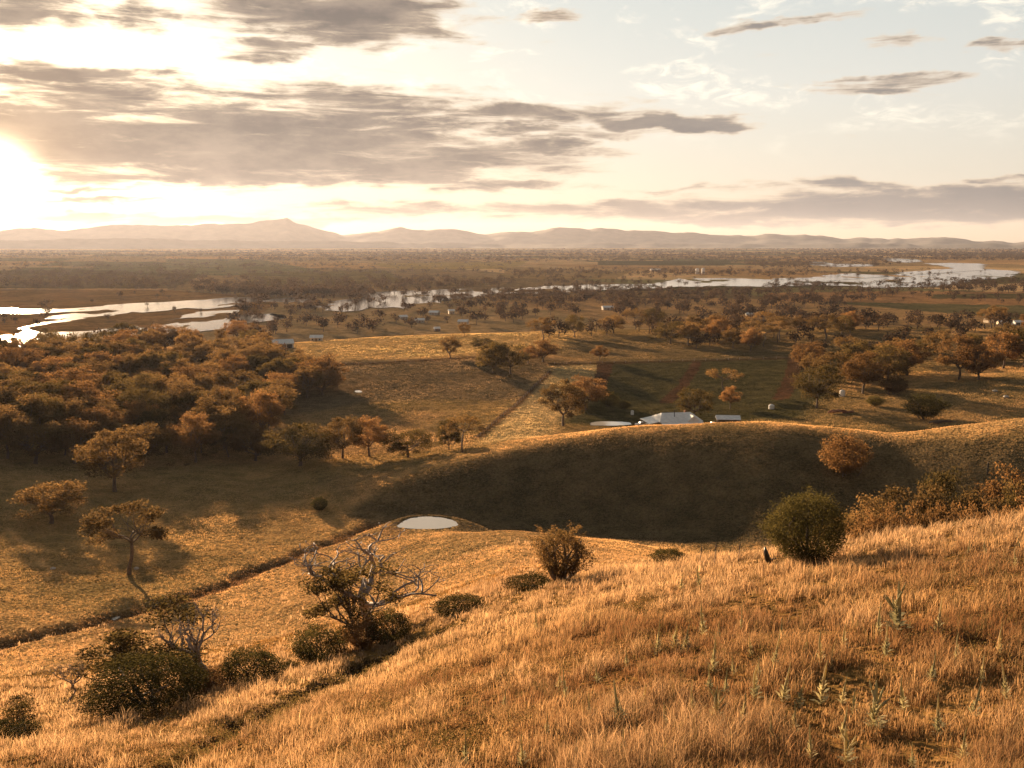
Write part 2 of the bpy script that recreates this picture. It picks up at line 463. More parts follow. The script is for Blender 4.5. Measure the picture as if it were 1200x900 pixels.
RS = np.geomspace(18, 20000, 2600)
def ground(px, py, rmin=0.0):
    """first place where the sight line through a frame point meets the land"""
    x, y, z = ray(px, py); hh = math.hypot(x, y)
    rs = RS[RS > rmin]
    d = rs * z / hh - h_at(rs * x / hh, rs * y / hh)
    i = int(np.argmax(d < 0)) if (d < 0).any() else len(rs) - 1
    if i > 0:
        t = d[i - 1] / (d[i - 1] - d[i]); r = rs[i - 1] + t * (rs[i] - rs[i - 1])
    else:
        r = rs[i]
    xx, yy = r * x / hh, r * y / hh
    return np.array((xx, yy, float(h_at(xx, yy)))), r

def at_r(px, py, r):
    x, y, z = ray(px, py); hh = math.hypot(x, y)
    xx, yy = r * x / hh, r * y / hh
    return np.array((xx, yy, float(h_at(xx, yy)))), r * z / hh          # ground point, height of the sight line there

def at_z(px, py, zz):
    x, y, z = ray(px, py); t = zz / z
    return (x * t, y * t, zz)

def path_pts(pts, step=2.0):
    g = [ground(*p)[0][:2] for p in pts]
    out = []
    for a, b in zip(g[:-1], g[1:]):
        n = max(2, int(np.linalg.norm(b - a) / step))
        out += [a + (b - a) * i / n for i in range(n)]
    return np.array(out + [g[-1]])

def path_dist(pts, sel):
    d = np.full(sel.sum(), 1e9); x = XT[sel]; y = YT[sel]
    for p in pts:
        d = np.minimum(d, np.hypot(x - p[0], y - p[1]))
    return d

# cuttings: washed-out gully on the near slope, creek across the low paddock, ponds
def carve(pts, rlo, rhi, width, depth, rag=0.5, seed=1):
    sel = (RR > rlo) & (RR < rhi) & (np.abs(AA) < 0.75)
    lo = pts.min(0) - 12; hi = pts.max(0) + 12
    sel &= (XT > lo[0]) & (XT < hi[0]) & (YT > lo[1]) & (YT < hi[1])
    d = path_dist(pts, sel) + (fbm(XT[sel], YT[sel], 3, 2, seed) - 0.5) * rag * width
    k = smooth01(1 - d / width)
    ZT[sel] -= depth * k
    full = np.zeros_like(ZT); full[sel] = k
    return full

gully = path_pts([(205, 899), (250, 872), (300, 845), (350, 815), (395, 796), (440, 772), (485, 752), (515, 742)], 0.8)
creek = path_pts([(-120, 790), (-40, 764), (20, 748), (80, 735), (130, 722), (170, 712), (215, 700), (250, 690), (290, 672), (330, 657), (370, 641), (400, 630), (436, 614)], 1.5)
K_gully = carve(gully, 25, 110, 3.0, 1.3, 0.9, 21)
K_creek = carve(creek, 110, 260, 3.9, 1.0, 0.9, 22)

def pond_outline(cx, cy, rx, ry, z, seed, n=48, skew=0.0):
    out = []
    for k in range(n):
        q = 2 * math.pi * k / n
        f = 1 + 0.10 * math.sin(2 * q + seed) + 0.06 * math.sin(3 * q + 2 * seed)
        out.append(at_z(cx + rx * f * math.cos(q), cy + ry * (f * math.sin(q) if math.sin(q) < 0 else 0.55 * math.sin(q)) + skew * math.cos(q), z))
    return out

ponds = []
for nm, cx, cy, rx, ry, rr, lab in (('pond', 500, 615, 37, 9, 0, 'small round farm pond shining white below the dark hill'),
                                    ('pond', 714, 497, 28, 3.2, 0, 'thin pale farm pond beside the big-roofed homestead'),
                                    ('pond', 420, 459, 5, 1.6, 0, 'tiny white puddle out in the pale grazing paddock')):
    g, r = ground(cx, cy + ry)
    zp = g[2] + 0.05
    ol = pond_outline(cx, cy, rx, ry, zp, cx)
    o2 = np.array(ol)
    c = o2.mean(0); ang = np.arctan2(YT - c[1], XT - c[0]); rad = np.hypot(XT - c[0], YT - c[1])
    oa = np.arctan2(o2[:, 1] - c[1], o2[:, 0] - c[0]); od = np.hypot(o2[:, 0] - c[0], o2[:, 1] - c[1])
    s = np.argsort(oa); lim = np.interp(ang, oa[s], od[s], period=2 * math.pi)
    inner = smooth01((1.0 - rad / lim) / 0.14)
    ZT = ZT * (1 - inner) + np.minimum(ZT, zp - 0.6) * inner
    bank = smooth01((2.6 - rad / lim) / 1.5) * (1 - inner)
    ZT = np.where((bank > 0) & (ZT < zp + 0.12), ZT * (1 - bank) + np.maximum(ZT, zp + 0.12) * bank, ZT)
    ponds.append((nm, ol, lab))

# ------------------------------------------------------------------ tint of the ground: what grows where, some sun and shade painted in
PXT = np.full_like(ZT, -9999.0); PYT = np.full_like(ZT, -9999.0)
dep = YT * math.cos(PITCH) - ZT * math.sin(PITCH)
ok = dep > 1
PXT[ok] = 600 + F * XT[ok] / dep[ok]
PYT[ok] = 450 - F * (YT[ok] * math.sin(PITCH) + ZT[ok] * math.cos(PITCH)) / dep[ok]
jx = (fbm(XT, YT, 9, 3, 31) - 0.5) * 6 * 300 / np.maximum(RR, 200); jy = (fbm(XT, YT, 9, 3, 33) - 0.5) * 5 * 300 / np.maximum(RR, 200)

def inside(poly, x, y):
    c = np.zeros(x.shape, bool); n = len(poly)
    for i in range(n):
        x0, y0 = poly[i]; x1, y1 = poly[(i + 1) % n]
        if y0 == y1: continue
        c ^= ((y0 > y) != (y1 > y)) & (x < (x1 - x0) * (y - y0) / (y1 - y0) + x0)
    return c

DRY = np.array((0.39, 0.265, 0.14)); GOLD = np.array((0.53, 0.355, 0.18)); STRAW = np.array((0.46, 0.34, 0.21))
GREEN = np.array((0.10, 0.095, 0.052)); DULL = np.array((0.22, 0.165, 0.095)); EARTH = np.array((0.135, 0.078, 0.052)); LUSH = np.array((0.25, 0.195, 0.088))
TINT = np.empty(ZT.shape + (3,)); TINT[:] = DRY
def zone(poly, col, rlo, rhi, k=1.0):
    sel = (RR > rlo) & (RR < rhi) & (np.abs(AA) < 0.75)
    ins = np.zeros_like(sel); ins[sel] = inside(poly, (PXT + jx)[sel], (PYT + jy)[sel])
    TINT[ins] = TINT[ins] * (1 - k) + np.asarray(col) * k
lowf = smooth01((fbm(XT, YT, 40, 3, 44) - 0.42) * 5)[..., None]
fld = (RR > 140) & (RR < 720)
TINT[fld] = (DRY * (1 - lowf) + (DRY * 0.45 + LUSH * 0.55) * lowf)[fld]
zone([(-400, 545), (330, 548), (440, 600), (430, 620), (330, 660), (170, 715), (-400, 800)], GOLD * 0.55 + LUSH * 0.45, 140, 330, 0.8)
zone([(-400, 720), (170, 716), (440, 612), (620, 625), (780, 640), (760, 700), (520, 800), (300, 900), (-400, 900)], GOLD * 0.6 + DRY * 0.4, 95, 215, 0.8)
zone([(400, 610), (430, 580), (500, 545), (600, 527), (700, 509), (800, 502), (900, 500), (1000, 506), (1060, 514), (1200, 515), (1500, 515), (1500, 640), (700, 640), (540, 622)], np.array((0.165, 0.130, 0.080)), 190, 277, 0.95)  # dull hill grass, darkened to paint in the shade of this face
zone([(420, 590), (500, 548), (600, 528), (700, 511), (800, 504), (920, 501), (1040, 514), (1200, 508), (1500, 508), (1500, 478), (1200, 486), (1040, 506), (900, 492), (700, 500), (600, 515), (480, 548), (400, 590)], GOLD, 240, 325, 0.9)  # sunlit rim of the hill crest, painted in gold
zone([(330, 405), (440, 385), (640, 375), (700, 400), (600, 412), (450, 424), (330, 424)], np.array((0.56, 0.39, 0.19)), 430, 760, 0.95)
zone([(330, 424), (640, 418), (700, 425), (620, 470), (440, 470), (330, 490)], np.array((0.19, 0.148, 0.10)), 350, 560, 0.85)  # shade on the slope below the yellow paddock, put into the tint
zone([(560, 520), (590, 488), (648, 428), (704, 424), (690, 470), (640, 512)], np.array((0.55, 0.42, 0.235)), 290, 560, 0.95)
zone([(704, 424), (1000, 418), (960, 490), (640, 505), (690, 470)], GREEN, 345, 540, 0.95)
zone([(700, 384), (760, 375), (1000, 385), (1200, 400), (1200, 430), (1000, 418), (704, 424), (640, 415)], DULL * 0.8 + GREEN * 0.2, 470, 660, 0.9)
zone([(960, 470), (1010, 455), (1200, 435), (1200, 470), (1040, 495), (940, 492)], DULL * 0.7 + LUSH * 0.3, 340, 470, 0.7)
zone([(1030, 442), (1200, 428), (1300, 428), (1300, 440), (1180, 438), (1040, 456)], GOLD, 380, 500, 0.9)  # sunlit crest painted as a golden band
r0 = int(np.searchsorted(RT, 720))
for _ in range(2):                                   # paddock edges fade into one another over a few metres
    for ax, k in ((0, 3), (1, 1)):
        acc_ = sum(np.roll(TINT[:, :r0], j, axis=ax) for j in range(-k, k + 1)) / (2 * k + 1)
        TINT[:, 8:r0 - 8] = acc_[:, 8:r0 - 8]
# ploughed strips, tracks, field boundaries and one painted sunlit line
zone([(700, 424), (720, 424), (711, 452), (700, 470), (688, 470), (697, 450)], EARTH, 345, 560)
zone([(812, 422), (823, 424), (812, 445), (790, 472), (772, 472), (795, 450)], EARTH, 345, 560)
zone([(925, 418), (940, 420), (936, 445), (926, 468), (905, 468), (918, 445)], EARTH, 345, 560)
def strip(pts, width, col, rlo, rhi, k=0.9):
    pp = path_pts(pts, 2.0)
    sel = (RR > rlo) & (RR < rhi) & (np.abs(AA) < 0.75)
    lo = pp.min(0) - 10; hi = pp.max(0) + 10
    sel &= (XT > lo[0]) & (XT < hi[0]) & (YT > lo[1]) & (YT < hi[1])
    d = path_dist(pp, sel) + (fbm(XT[sel], YT[sel], 4, 2, 50) - 0.5) * width * 0.6
    kk = (smooth01(1.6 - d / width) * k)[:, None]
    TINT[sel] = TINT[sel] * (1 - kk) + np.asarray(col) * kk
strip([(330, 430), (420, 427), (520, 421), (600, 416)], 3.0, EARTH * 0.8 + GREEN * 0.3, 380, 620)
strip([(650, 427), (760, 424), (880, 421), (1000, 418)], 3.4, EARTH * 0.6 + GREEN * 0.3, 380, 620)
strip([(562, 512), (590, 487), (618, 462), (644, 436)], 1.5, EARTH * 0.7 + DULL * 0.2, 290, 560)
strip([(12, 622), (35, 645), (60, 672)], 0.9, GOLD * 1.1, 170, 280)
strip([(1000, 442), (1080, 437), (1200, 431)], 2.0, GOLD, 380, 520, 0.6)  # narrow line of sun along the crest, painted into the tint
# far plain: paddocks in the colours they have
def zfar(poly, col, k=0.9): zone(poly, col, 760, 16000, k)
far = RR > 760
cell = _h(np.floor(XT / 420 + 0.35 * YT / 420), np.floor(YT / 700 + 0.15 * XT / 420), 71)[..., None]
cell2 = _h(np.floor(XT / 420 + 0.35 * YT / 420), np.floor(YT / 700 + 0.15 * XT / 420), 72)[..., None]
fc = np.where(cell < 0.4, DULL * 0.75, np.where(cell < 0.62, GREEN * 0.9, np.where(cell < 0.85, DRY * 0.6, DULL * 0.6 + STRAW * 0.3))) * (0.75 + 0.5 * cell2) * np.array((2.25, 2.15, 2.2))
blend = smooth01((RR - 700) / 120)[..., None]
TINT = TINT * (1 - blend) + fc * blend
zfar([(900, 343), (1060, 341), (1200, 342), (1300, 344), (1300, 360), (900, 352)], np.array((0.42, 0.24, 0.13)))
zfar([(1095, 345), (1300, 343), (1300, 350), (1090, 350)], GREEN * 1.1)
zfar([(280, 320), (450, 316), (480, 330), (400, 334), (300, 338)], LUSH * 0.8)
zfar([(430, 309), (620, 306), (600, 315), (460, 315)], np.array((0.40, 0.30, 0.12)))
zfar([(590, 312), (740, 318), (720, 327), (590, 326)], np.array((0.34, 0.24, 0.12)))
zfar([(700, 306), (860, 305), (850, 311), (700, 311)], GREEN)
zfar([(0, 340), (200, 340), (330, 350), (300, 372), (180, 385), (0, 400), (-300, 410), (-300, 340)], np.array((0.33, 0.19, 0.085)))
zfar([(-300, 318), (100, 316), (240, 322), (200, 338), (-300, 338)], LUSH * 0.55)
zfar([(0, 311), (110, 312), (110, 314), (0, 313)], STRAW * 1.2)
zfar([(700, 336), (1200, 325), (1200, 332), (900, 338), (700, 342)], GREEN)
TINT = TINT * (1 - K_gully[..., None]) + np.array((0.085, 0.052, 0.030)) * K_gully[..., None]
kc = np.clip(K_creek * 1.3, 0, 1)[..., None]
TINT = TINT * (1 - kc) + np.array((0.17, 0.105, 0.06)) * kc
ng = RR < 120                                        # near slope under the grass blades
pat = fbm(XT, YT, 7, 4, 61)[..., None]
TINT[ng] = (TINT * 0.25 + 0.75 * (np.array((0.26, 0.135, 0.05)) * (1 - pat) + np.array((0.46, 0.29, 0.10)) * pat))[ng] * 0.8
TINT = np.where((K_gully > 0.2)[..., None], np.array((0.085, 0.052, 0.030)), TINT)

na, nr = ZT.shape
V = np.stack([XT, YT, ZT], -1).reshape(-1, 3)
ia, ir = np.meshgrid(np.arange(na - 1), np.arange(nr - 1), indexing='ij')
q = (ia * nr + ir).ravel()
quads = np.stack([q, q + 1, q + nr + 1, q + nr], 1)[:, ::-1]
seam = (na - 1) * nr + np.arange(nr - 1)
quads = np.concatenate([quads, np.stack([seam, seam + 1, np.arange(nr - 1) + 1, np.arange(nr - 1)], 1)[:, ::-1]])
cidx = len(V); V = np.concatenate([V, [[0, 0, -9.0]]])
tris = np.stack([np.full(na, cidx), (np.arange(na) + 1) % na * nr, np.arange(na) * nr], 1)
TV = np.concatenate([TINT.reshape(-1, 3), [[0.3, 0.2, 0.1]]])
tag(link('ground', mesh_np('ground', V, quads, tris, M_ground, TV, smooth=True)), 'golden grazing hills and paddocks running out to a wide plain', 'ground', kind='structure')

# ------------------------------------------------------------------ water
def flat_water(name, polys, z, mat):
    mb = MB()
    for pts in polys:
        if len(pts[0]) == 2: pts = [at_z(px, py, z) for px, py in pts]
        mb.add([(p[0], p[1], p[2] + 0.012 * len(mb.f)) for p in pts], [tuple(range(len(pts)))])
    me = mb.mesh(name, mat)
    import bmesh
    b = bmesh.new(); b.from_mesh(me)
    for f in b.faces:
        if f.normal.z < 0: f.normal_flip()
    bmesh.ops.triangulate(b, faces=b.faces)
    for f in b.faces:
        f.normal_update()
        if f.normal.z < 0: f.normal_flip()
    b.to_mesh(me); b.free()
    return link(name, me)
for nm, ol, lab in ponds:
    tag(flat_water(nm, [ol], ol[0][2], M_pond), lab, 'pond', kind='structure')

def zq(pts, x0): return [(x / 4 + x0, y / 4 + 240) for x, y in pts]
def ragged(poly, z):
    w_ = [at_z(px, py, z)[:2] for px, py in poly]; out = []
    for a, b in zip(w_, w_[1:] + w_[:1]):
        a = np.array(a); b = np.array(b); n = max(1, int(np.linalg.norm(b - a) / 12))
        out += [a + (b - a) * k / n for k in range(n)]
    o = np.array(out)
    o = o + np.stack([fbm(o[:, 0], o[:, 1], 45, 3, 150) - 0.5, (fbm(o[:, 0], o[:, 1], 45, 3, 151) - 0.5) * 1.6], 1) * 44
    return [(x, y, z) for x, y in o]
river = [
 zq([(-1200, 620), (-400, 612), (0, 610), (100, 601), (270, 597), (440, 586), (600, 571), (700, 561), (850, 553), (1000, 546), (1060, 530), (1180, 512), (1300, 500), (1300, 545), (1180, 556), (1070, 575), (840, 592), (700, 604), (560, 622), (440, 640), (300, 660), (150, 668), (0, 668), (-400, 672), (-1200, 690)], 0),
 zq([(64, 582), (75, 568), (120, 557), (250, 541), (330, 530), (420, 515), (500, 505), (600, 492), (640, 482), (720, 476), (640, 500), (500, 520), (380, 537), (250, 556), (160, 566), (110, 576), (100, 590), (180, 600), (80, 604)], 0),
 zq([(-1200, 500), (-300, 494), (0, 488), (150, 491), (330, 487), (480, 478), (560, 466), (700, 457), (850, 449), (960, 440), (1140, 432), (1240, 440), (1240, 452), (1100, 470), (1000, 488), (900, 484), (800, 493), (700, 500), (650, 496), (480, 518), (330, 527), (250, 539), (270, 520), (420, 502), (300, 500), (150, 506), (0, 506), (-300, 508), (-1200, 515)], 0),
 zq([(790, 526), (900, 508), (1010, 500), (1120, 496), (1130, 506), (1000, 520), (880, 532), (800, 540)], 0),
 zq([(20, 440), (120, 432), (240, 430), (262, 446), (200, 460), (330, 452), (500, 440), (510, 414), (600, 406), (740, 400), (900, 394), (1010, 394), (1200, 389), (1200, 416), (1080, 421), (940, 441), (840, 461), (690, 467), (640, 491), (560, 475), (480, 490), (400, 500), (250, 490), (200, 475), (20, 452)], 300),
 zq([(-10, 392), (180, 379), (440, 374), (660, 371), (745, 360), (770, 346), (1000, 344), (1210, 350), (1210, 386), (1060, 385), (900, 381), (700, 390), (420, 400), (200, 411), (-10, 416)], 600),
 zq([(-5, 350), (150, 340), (270, 331), (370, 321), (460, 325), (560, 330), (640, 316), (760, 305), (860, 300), (830, 288), (720, 275), (860, 272), (1000, 275), (1010, 300), (1100, 306), (1190, 312), (1150, 338), (980, 352), (880, 371), (800, 386), (650, 384), (540, 391), (380, 380), (200, 376), (-5, 386)], 900),
 zq([(535, 251), (620, 252), (700, 255), (720, 268), (640, 271), (560, 264)], 900),
 zq([(200, 267), (250, 267), (320, 276), (500, 278), (490, 288), (330, 292), (210, 282)], 900),
]
tag(flat_water('river', [ragged(p_, WATER_Z) for p_ in river], WATER_Z, M_water), 'braided flooded river winding across the plain', 'river', kind='structure')
cw = []
mbc = MB()
cp = path_pts([(-120, 794), (-40, 769), (0, 757), (40, 747.5), (80, 740), (112, 731), (140, 723)], 2.0)
zc = [float(h_at(*p)) for p in cp]
zc = [min(zc[max(0, i - 2):i + 3]) + 0.10 for i in range(len(zc))]
for i, p in enumerate(cp):
    t = cp[min(i + 1, len(cp) - 1)] - cp[max(i - 1, 0)]; t /= np.linalg.norm(t); nrm = np.array((-t[1], t[0])); wd = 0.42 + 0.12 * math.sin(i * 1.7) + 0.10 * math.sin(i * 0.6)
    mbc.v += [(*(p + nrm * wd), zc[i]), (*(p - nrm * wd), zc[i])]
    if i: mbc.f.append((2 * i - 2, 2 * i - 1, 2 * i + 1, 2 * i))
tag(link('creek_water', mbc.mesh('creek_water', M_water)), 'thin glinting trickle in the eroded creek bed', 'creek', kind='structure')

# ------------------------------------------------------------------ mountains
M_mount = plain('mountain_scrub', (0.085, 0.075, 0.06), 0.95, 0, 0.35, 0.004)
def mountains(name, prof, dist, thick, seed, label):
    pxs = np.arange(-900, 2100, 4.0)
    ys = np.interp(pxs, [p[0] for p in prof], [p[1] for p in prof]) + (fbm(pxs, pxs * 0 + seed, 22, 4, seed) - 0.5) * 5.0
    VV = []; nrow = 13
    for px, py in zip(pxs, ys):
        x, y, z = ray(px, py); hh = math.hypot(x, y)
        top = max(dist * z / hh, PLAIN + 4)
        for j in range(nrow):
            s = (j - nrow // 2) / (nrow // 2)
            r = dist + s * thick
            e = 1 - abs(s) ** 0.8
            zz = PLAIN - 2 + (top - PLAIN + 2) * e
            sp = (fbm(np.array(px * 1.0), np.array(j * 9.0), 26, 3, seed + 5) - 0.5) * 0.55 * (top - PLAIN) * (1 - e) * (1 if 0 < j < nrow - 1 else 0)
            VV.append((r * x / hh, r * y / hh, zz + float(sp)))
    n = len(pxs)
    i, j = np.meshgrid(np.arange(n - 1), np.arange(nrow - 1), indexing='ij'); b = (i * nrow + j).ravel()
    me = mesh_np(name, VV, np.stack([b, b + 1, b + nrow + 1, b + nrow], 1)[:, ::-1], None, M_mount, smooth=True)
    return tag(link(name, me), label, 'mountains', kind='structure')
mountains('mountains', [(-900, 268), (-200, 262), (-60, 268), (0, 272), (40, 266), (75, 271), (105, 267), (140, 262), (190, 265), (240, 262), (290, 262), (318, 259), (336, 256), (350, 261), (375, 267), (400, 274), (440, 271), (470, 266), (500, 271), (530, 269), (560, 274), (600, 271), (630, 270), (655, 265), (690, 270), (702, 266), (740, 271), (770, 271), (800, 273), (850, 276), (900, 274), (945, 274), (990, 280), (1030, 279), (1060, 281), (1105, 278), (1150, 283), (1200, 283), (1500, 280), (2100, 276)], 17500, 1300, 3, 'hazy purple mountain range along the horizon')
mountains('foothills', [(-900, 280), (-200, 279), (0, 282), (150, 279), (300, 282), (420, 283), (600, 286), (760, 285), (900, 287), (1000, 285), (1100, 287), (1300, 285), (2100, 283)], 13500, 420, 9, 'low dusky foothills before the mountain range')

# ------------------------------------------------------------------ haze
zt = 500.0
hb = MB().box(-27000, 27000, -27000, 27000, PLAIN - 6, zt)
mh, nh, oh = new_mat('haze')
pv = nh.n('ShaderNodeVolumePrincipled')
pv.inputs['Color'].default_value = (0.66, 0.68, 0.80, 1)
pv.inputs['Density'].default_value = HAZE
pv.inputs['Anisotropy'].default_value = 0.42
mh.node_tree.links.new(pv.outputs[0], oh.inputs['Volume'])
hz = tag(link('haze', hb.mesh('haze', mh)), 'warm evening haze over the plain', 'haze', kind='stuff')
# ------------------------------------------------------------------ plants: shapes
def leaf_cards(P, size, rg, droop=0.35, thin=0.5):
    n = len(P)
    a = rg.normal(size=(n, 3)); a[:, 2] -= droop; a /= np.linalg.norm(a, axis=1)[:, None]
    b = np.cross(a, rg.normal(size=(n, 3))); b /= np.linalg.norm(b, axis=1)[:, None] + 1e-9
    L = size * rg.uniform(0.6, 1.35, (n, 1)); Wd = L * thin
    V = np.stack([P - a * L * 0.5, P + b * Wd * 0.5, P + a * L * 0.5, P - b * Wd * 0.5], 1).reshape(-1, 3)
    return V, np.arange(n * 4).reshape(n, 4)

def curve(a, b, rg, wob=0.06, n=6, sag=0.0):
    a = np.asarray(a, float); b = np.asarray(b, float); t = np.linspace(0, 1, n)[:, None]
    L = np.linalg.norm(b - a)
    o = rg.normal(size=3) * wob * L; o2 = rg.normal(size=3) * wob * 0.5 * L
    p = a + (b - a) * t + np.sin(np.pi * t) * o + np.sin(2 * np.pi * t) * o2
    p[:, 2] += np.sin(np.pi * t[:, 0]) * sag * L
    return p

def gum_tree(seed, H=12.0, cr=5.2, zc=0.66, rz=0.36, ncl=26, clr=1.5, per=260, leaf=0.36, tr=0.30, lean=0.0, inner=0.5, limbs=5, mat=None, name='gum'):
    """a gum tree: forked limbs carrying separate leaf clumps with gaps between them"""
    rg = np.random.default_rng(seed)
    C = []
    k = 0
    while len(C) < ncl and k < 4000:
        k += 1
        d = rg.normal(size=3); d /= np.linalg.norm(d)
        if d[2] < -0.72: continue
        f = inner + (1 - inner) * rg.random() ** 0.5
        c = np.array((d[0] * cr * f, d[1] * cr * f, H * zc + d[2] * H * rz * f))
        if all(np.linalg.norm((c - e) * (1, 1, 1.3)) > clr * 0.85 for e in C): C.append(c)
    C = np.array(C)
    top = np.array((lean * H * 0.3, 0.1 * lean * H, H * (zc - rz * 0.85)))
    mb = MB()
    tp = curve((0, 0, -0.5), top, rg, 0.05, 7); mb.tube(tp, np.linspace(tr * 1.25, tr * 0.75, 7), 7)
    az = np.arctan2(C[:, 1] - top[1], C[:, 0] - top[0]) + rg.random() * 6
    order = np.argsort(np.mod(az, 2 * np.pi))
    for grp in np.array_split(order, limbs):
        if not len(grp): continue
        cen = C[grp].mean(0); fork = top + (cen - top) * 0.55; fork[2] -= 0.04 * H
        lp = curve(tp[-1], fork, rg, 0.10, 6); mb.tube(lp, np.linspace(tr * 0.62, tr * 0.36, 6), 6)
        for g in grp:
            st = lp[rg.integers(3, 6)]
            bp = curve(st, C[g], rg, 0.10, 5, 0.05); mb.tube(bp, np.linspace(tr * 0.30, tr * 0.07, 5), 4)
    Ps = []
    for c in C:
        r = clr * rg.uniform(0.7, 1.3); n = int(per * rg.uniform(0.6, 1.3))
        d = rg.normal(size=(n, 3)); d /= np.linalg.norm(d, axis=1)[:, None]
        f = rg.random((n, 1)) ** 0.45
        Ps.append(c + d * f * r * np.array((1.1, 1.1, 0.72)) + rg.normal(size=(n, 3)) * r * 0.10)
    Vl, Ql = leaf_cards(np.concatenate(Ps), leaf, rg)
    me_t = mb.mesh('trunk', M_bark, True); me_c = mesh_np('crown', Vl, Ql, None, mat or M_gum)
    return dict(trunk=me_t, crown=me_c, H=float(np.percentile(Vl[:, 2], 99.7)), W=float(np.percentile(Vl[:, 0], 98) - np.percentile(Vl[:, 0], 2)))

def bush(seed, H=3.0, W=4.0, n=4200, leaf=0.2, lump=0.22, mat=None, stems=5, flat=0.0, holes=0.0):
    rg = np.random.default_rng(seed)
    d = rg.normal(size=(n, 3)); d /= np.linalg.norm(d, axis=1)[:, None]
    d[:, 2] = np.abs(d[:, 2]) * np.where(rg.random(n) < 0.44, -0.92, 1)
    lobes = rg.normal(size=(16, 3)); lobes /= np.linalg.norm(lobes, axis=1)[:, None]; lobes[:, 2] = np.abs(lobes[:, 2])
    amp = rg.uniform(0.4, 1.0, 16)
    f = 1 - lump + lump * np.max(np.exp(-(1 - d @ lobes.T) * 9) * amp, axis=1)
    f = f * (1 - 0.38 * rg.random(n) ** 2.2)
    P = d * f[:, None] * np.array((W / 2, W / 2, H * 0.58)); P[:, 2] += H * 0.42
    P[:, 2] = np.maximum(P[:, 2], 0.03 * H * rg.random(n))
    P += rg.normal(size=P.shape) * 0.026 * W
    sprig = []                                   # loose shoots that break the outline
    for _k in range(18):
        dd = rg.normal(size=3); dd[2] = abs(dd[2]) * 1.2 + 0.1; dd /= np.linalg.norm(dd)
        b_ = dd * np.array((W / 2, W / 2, H * 0.58)) * 0.85 + np.array((0, 0, H * 0.42)); tt = rg.random((44, 1))
        sprig.append(b_ + dd * tt * rg.uniform(0.05, 0.17) * H + rg.normal(size=(44, 3)) * 0.025 * W)
    P = np.concatenate([P] + sprig)
    V, Q = leaf_cards(P, leaf, rg, -0.25, 0.5)
    mb = MB()
    for k in range(stems):
        q = rg.random() * 6.28
        mb.tube(curve((0.1 * math.cos(q), 0.1 * math.sin(q), -0.3), (W * 0.28 * math.cos(q), W * 0.28 * math.sin(q), H * 0.7), rg, 0.1, 5), np.linspace(0.07, 0.02, 5) * H / 3, 5)
    return dict(trunk=mb.mesh('stem', M_bark, True), crown=mesh_np('foliage', V, Q, None, mat or M_shrub), H=float(np.percentile(V[:, 2], 98.5)), W=float(np.percentile(V[:, 0], 98.5) - np.percentile(V[:, 0], 1.5)))

def dead_tree(seed, H=8.0, spread=4.0, tr=0.28, levels=4, fork=3, up=0.45, t0=0.34, lean=(0, 0)):
    rg = np.random.default_rng(seed); tk = MB(); br = MB()
    def grow(p, d, L, r, lev):
        end = p + d * L
        c = curve(p, end, rg, 0.11, 6); (tk if lev == 0 else br).tube(c, np.linspace(r, r * 0.62, 6), 6 if lev < 2 else 4)
        if lev == levels: return
        for k in range(fork if lev else fork + 1):
            q = rg.random() * 6.28 if lev else 6.28 * k / (fork + 1) + rg.random() * 0.8
            sp = spread / H * rg.uniform(0.8, 1.7)
            nd = d * up + np.array((math.cos(q) * sp, math.sin(q) * sp, rg.uniform(-0.05, 0.7)))
            nd /= np.linalg.norm(nd)
            grow(c[rg.integers(3, 6)] if lev else c[rg.integers(4, 6)], nd, L * rg.uniform(0.52, 0.82), r * 0.56, lev + 1)
    grow(np.array((0, 0, -0.4)), np.array((lean[0], lean[1], 1.0)) / np.linalg.norm((lean[0], lean[1], 1.0)), H * t0, tr, 0)
    hh = max(v[2] for v in br.v); ww = max(v[0] for v in br.v) - min(v[0] for v in br.v)
    return dict(trunk=tk.mesh('trunk', M_dead, True), branches=br.mesh('branches', M_dead, True), H=hh, W=ww)

GUM = [gum_tree(100, zc=0.58, rz=0.40, ncl=34, clr=1.45, inner=0.35, mat=M_gum), gum_tree(101, cr=5.6, zc=0.57, rz=0.40, ncl=40, clr=1.5, inner=0.3, mat=M_rust),
       gum_tree(102, cr=4.6, zc=0.56, rz=0.42, ncl=34, clr=1.4, inner=0.35, mat=M_gum), gum_tree(103, cr=6.2, zc=0.55, rz=0.40, ncl=46, clr=1.45, per=220, inner=0.35, mat=M_olive),
       gum_tree(104, cr=5.0, zc=0.54, rz=0.45, ncl=42, clr=1.4, inner=0.3, mat=M_rust), gum_tree(105, cr=5.4, zc=0.52, rz=0.46, ncl=48, clr=1.4, inner=0.3, mat=M_olive)]
SPREAD = gum_tree(110, cr=5.6, zc=0.70, rz=0.30, ncl=22, clr=1.35, per=190, leaf=0.42, lean=0.12, tr=0.26, mat=M_gum)
UMBR = gum_tree(111, cr=5.6, zc=0.74, rz=0.22, ncl=22, clr=1.3, per=150, tr=0.22, mat=M_gum)
TALL = gum_tree(113, H=13, cr=3.4, zc=0.60, rz=0.40, ncl=26, clr=1.2, per=200, leaf=0.34, tr=0.26, inner=0.2, mat=M_gum)
LOOSE = gum_tree(112, H=9, cr=3.4, zc=0.58, rz=0.45, ncl=22, clr=0.95, per=230, leaf=0.26, tr=0.2, mat=M_olive, inner=0.3)
BUSHES = [bush(200, 3, 4, 9500, 0.12, 0.3), bush(201, 3, 3.6, 10000, 0.11, 0.3), bush(202, 3, 5, 9000, 0.13, 0.42), bush(203, 3, 4.2, 7000, 0.14, 0.45, M_rust)]
BIGB = bush(210, 5.0, 5.6, 26000, 0.115, 0.32, M_shrub)
FEATH = bush(211, 5.0, 4.2, 9000, 0.13, 0.42, M_gum, 16)
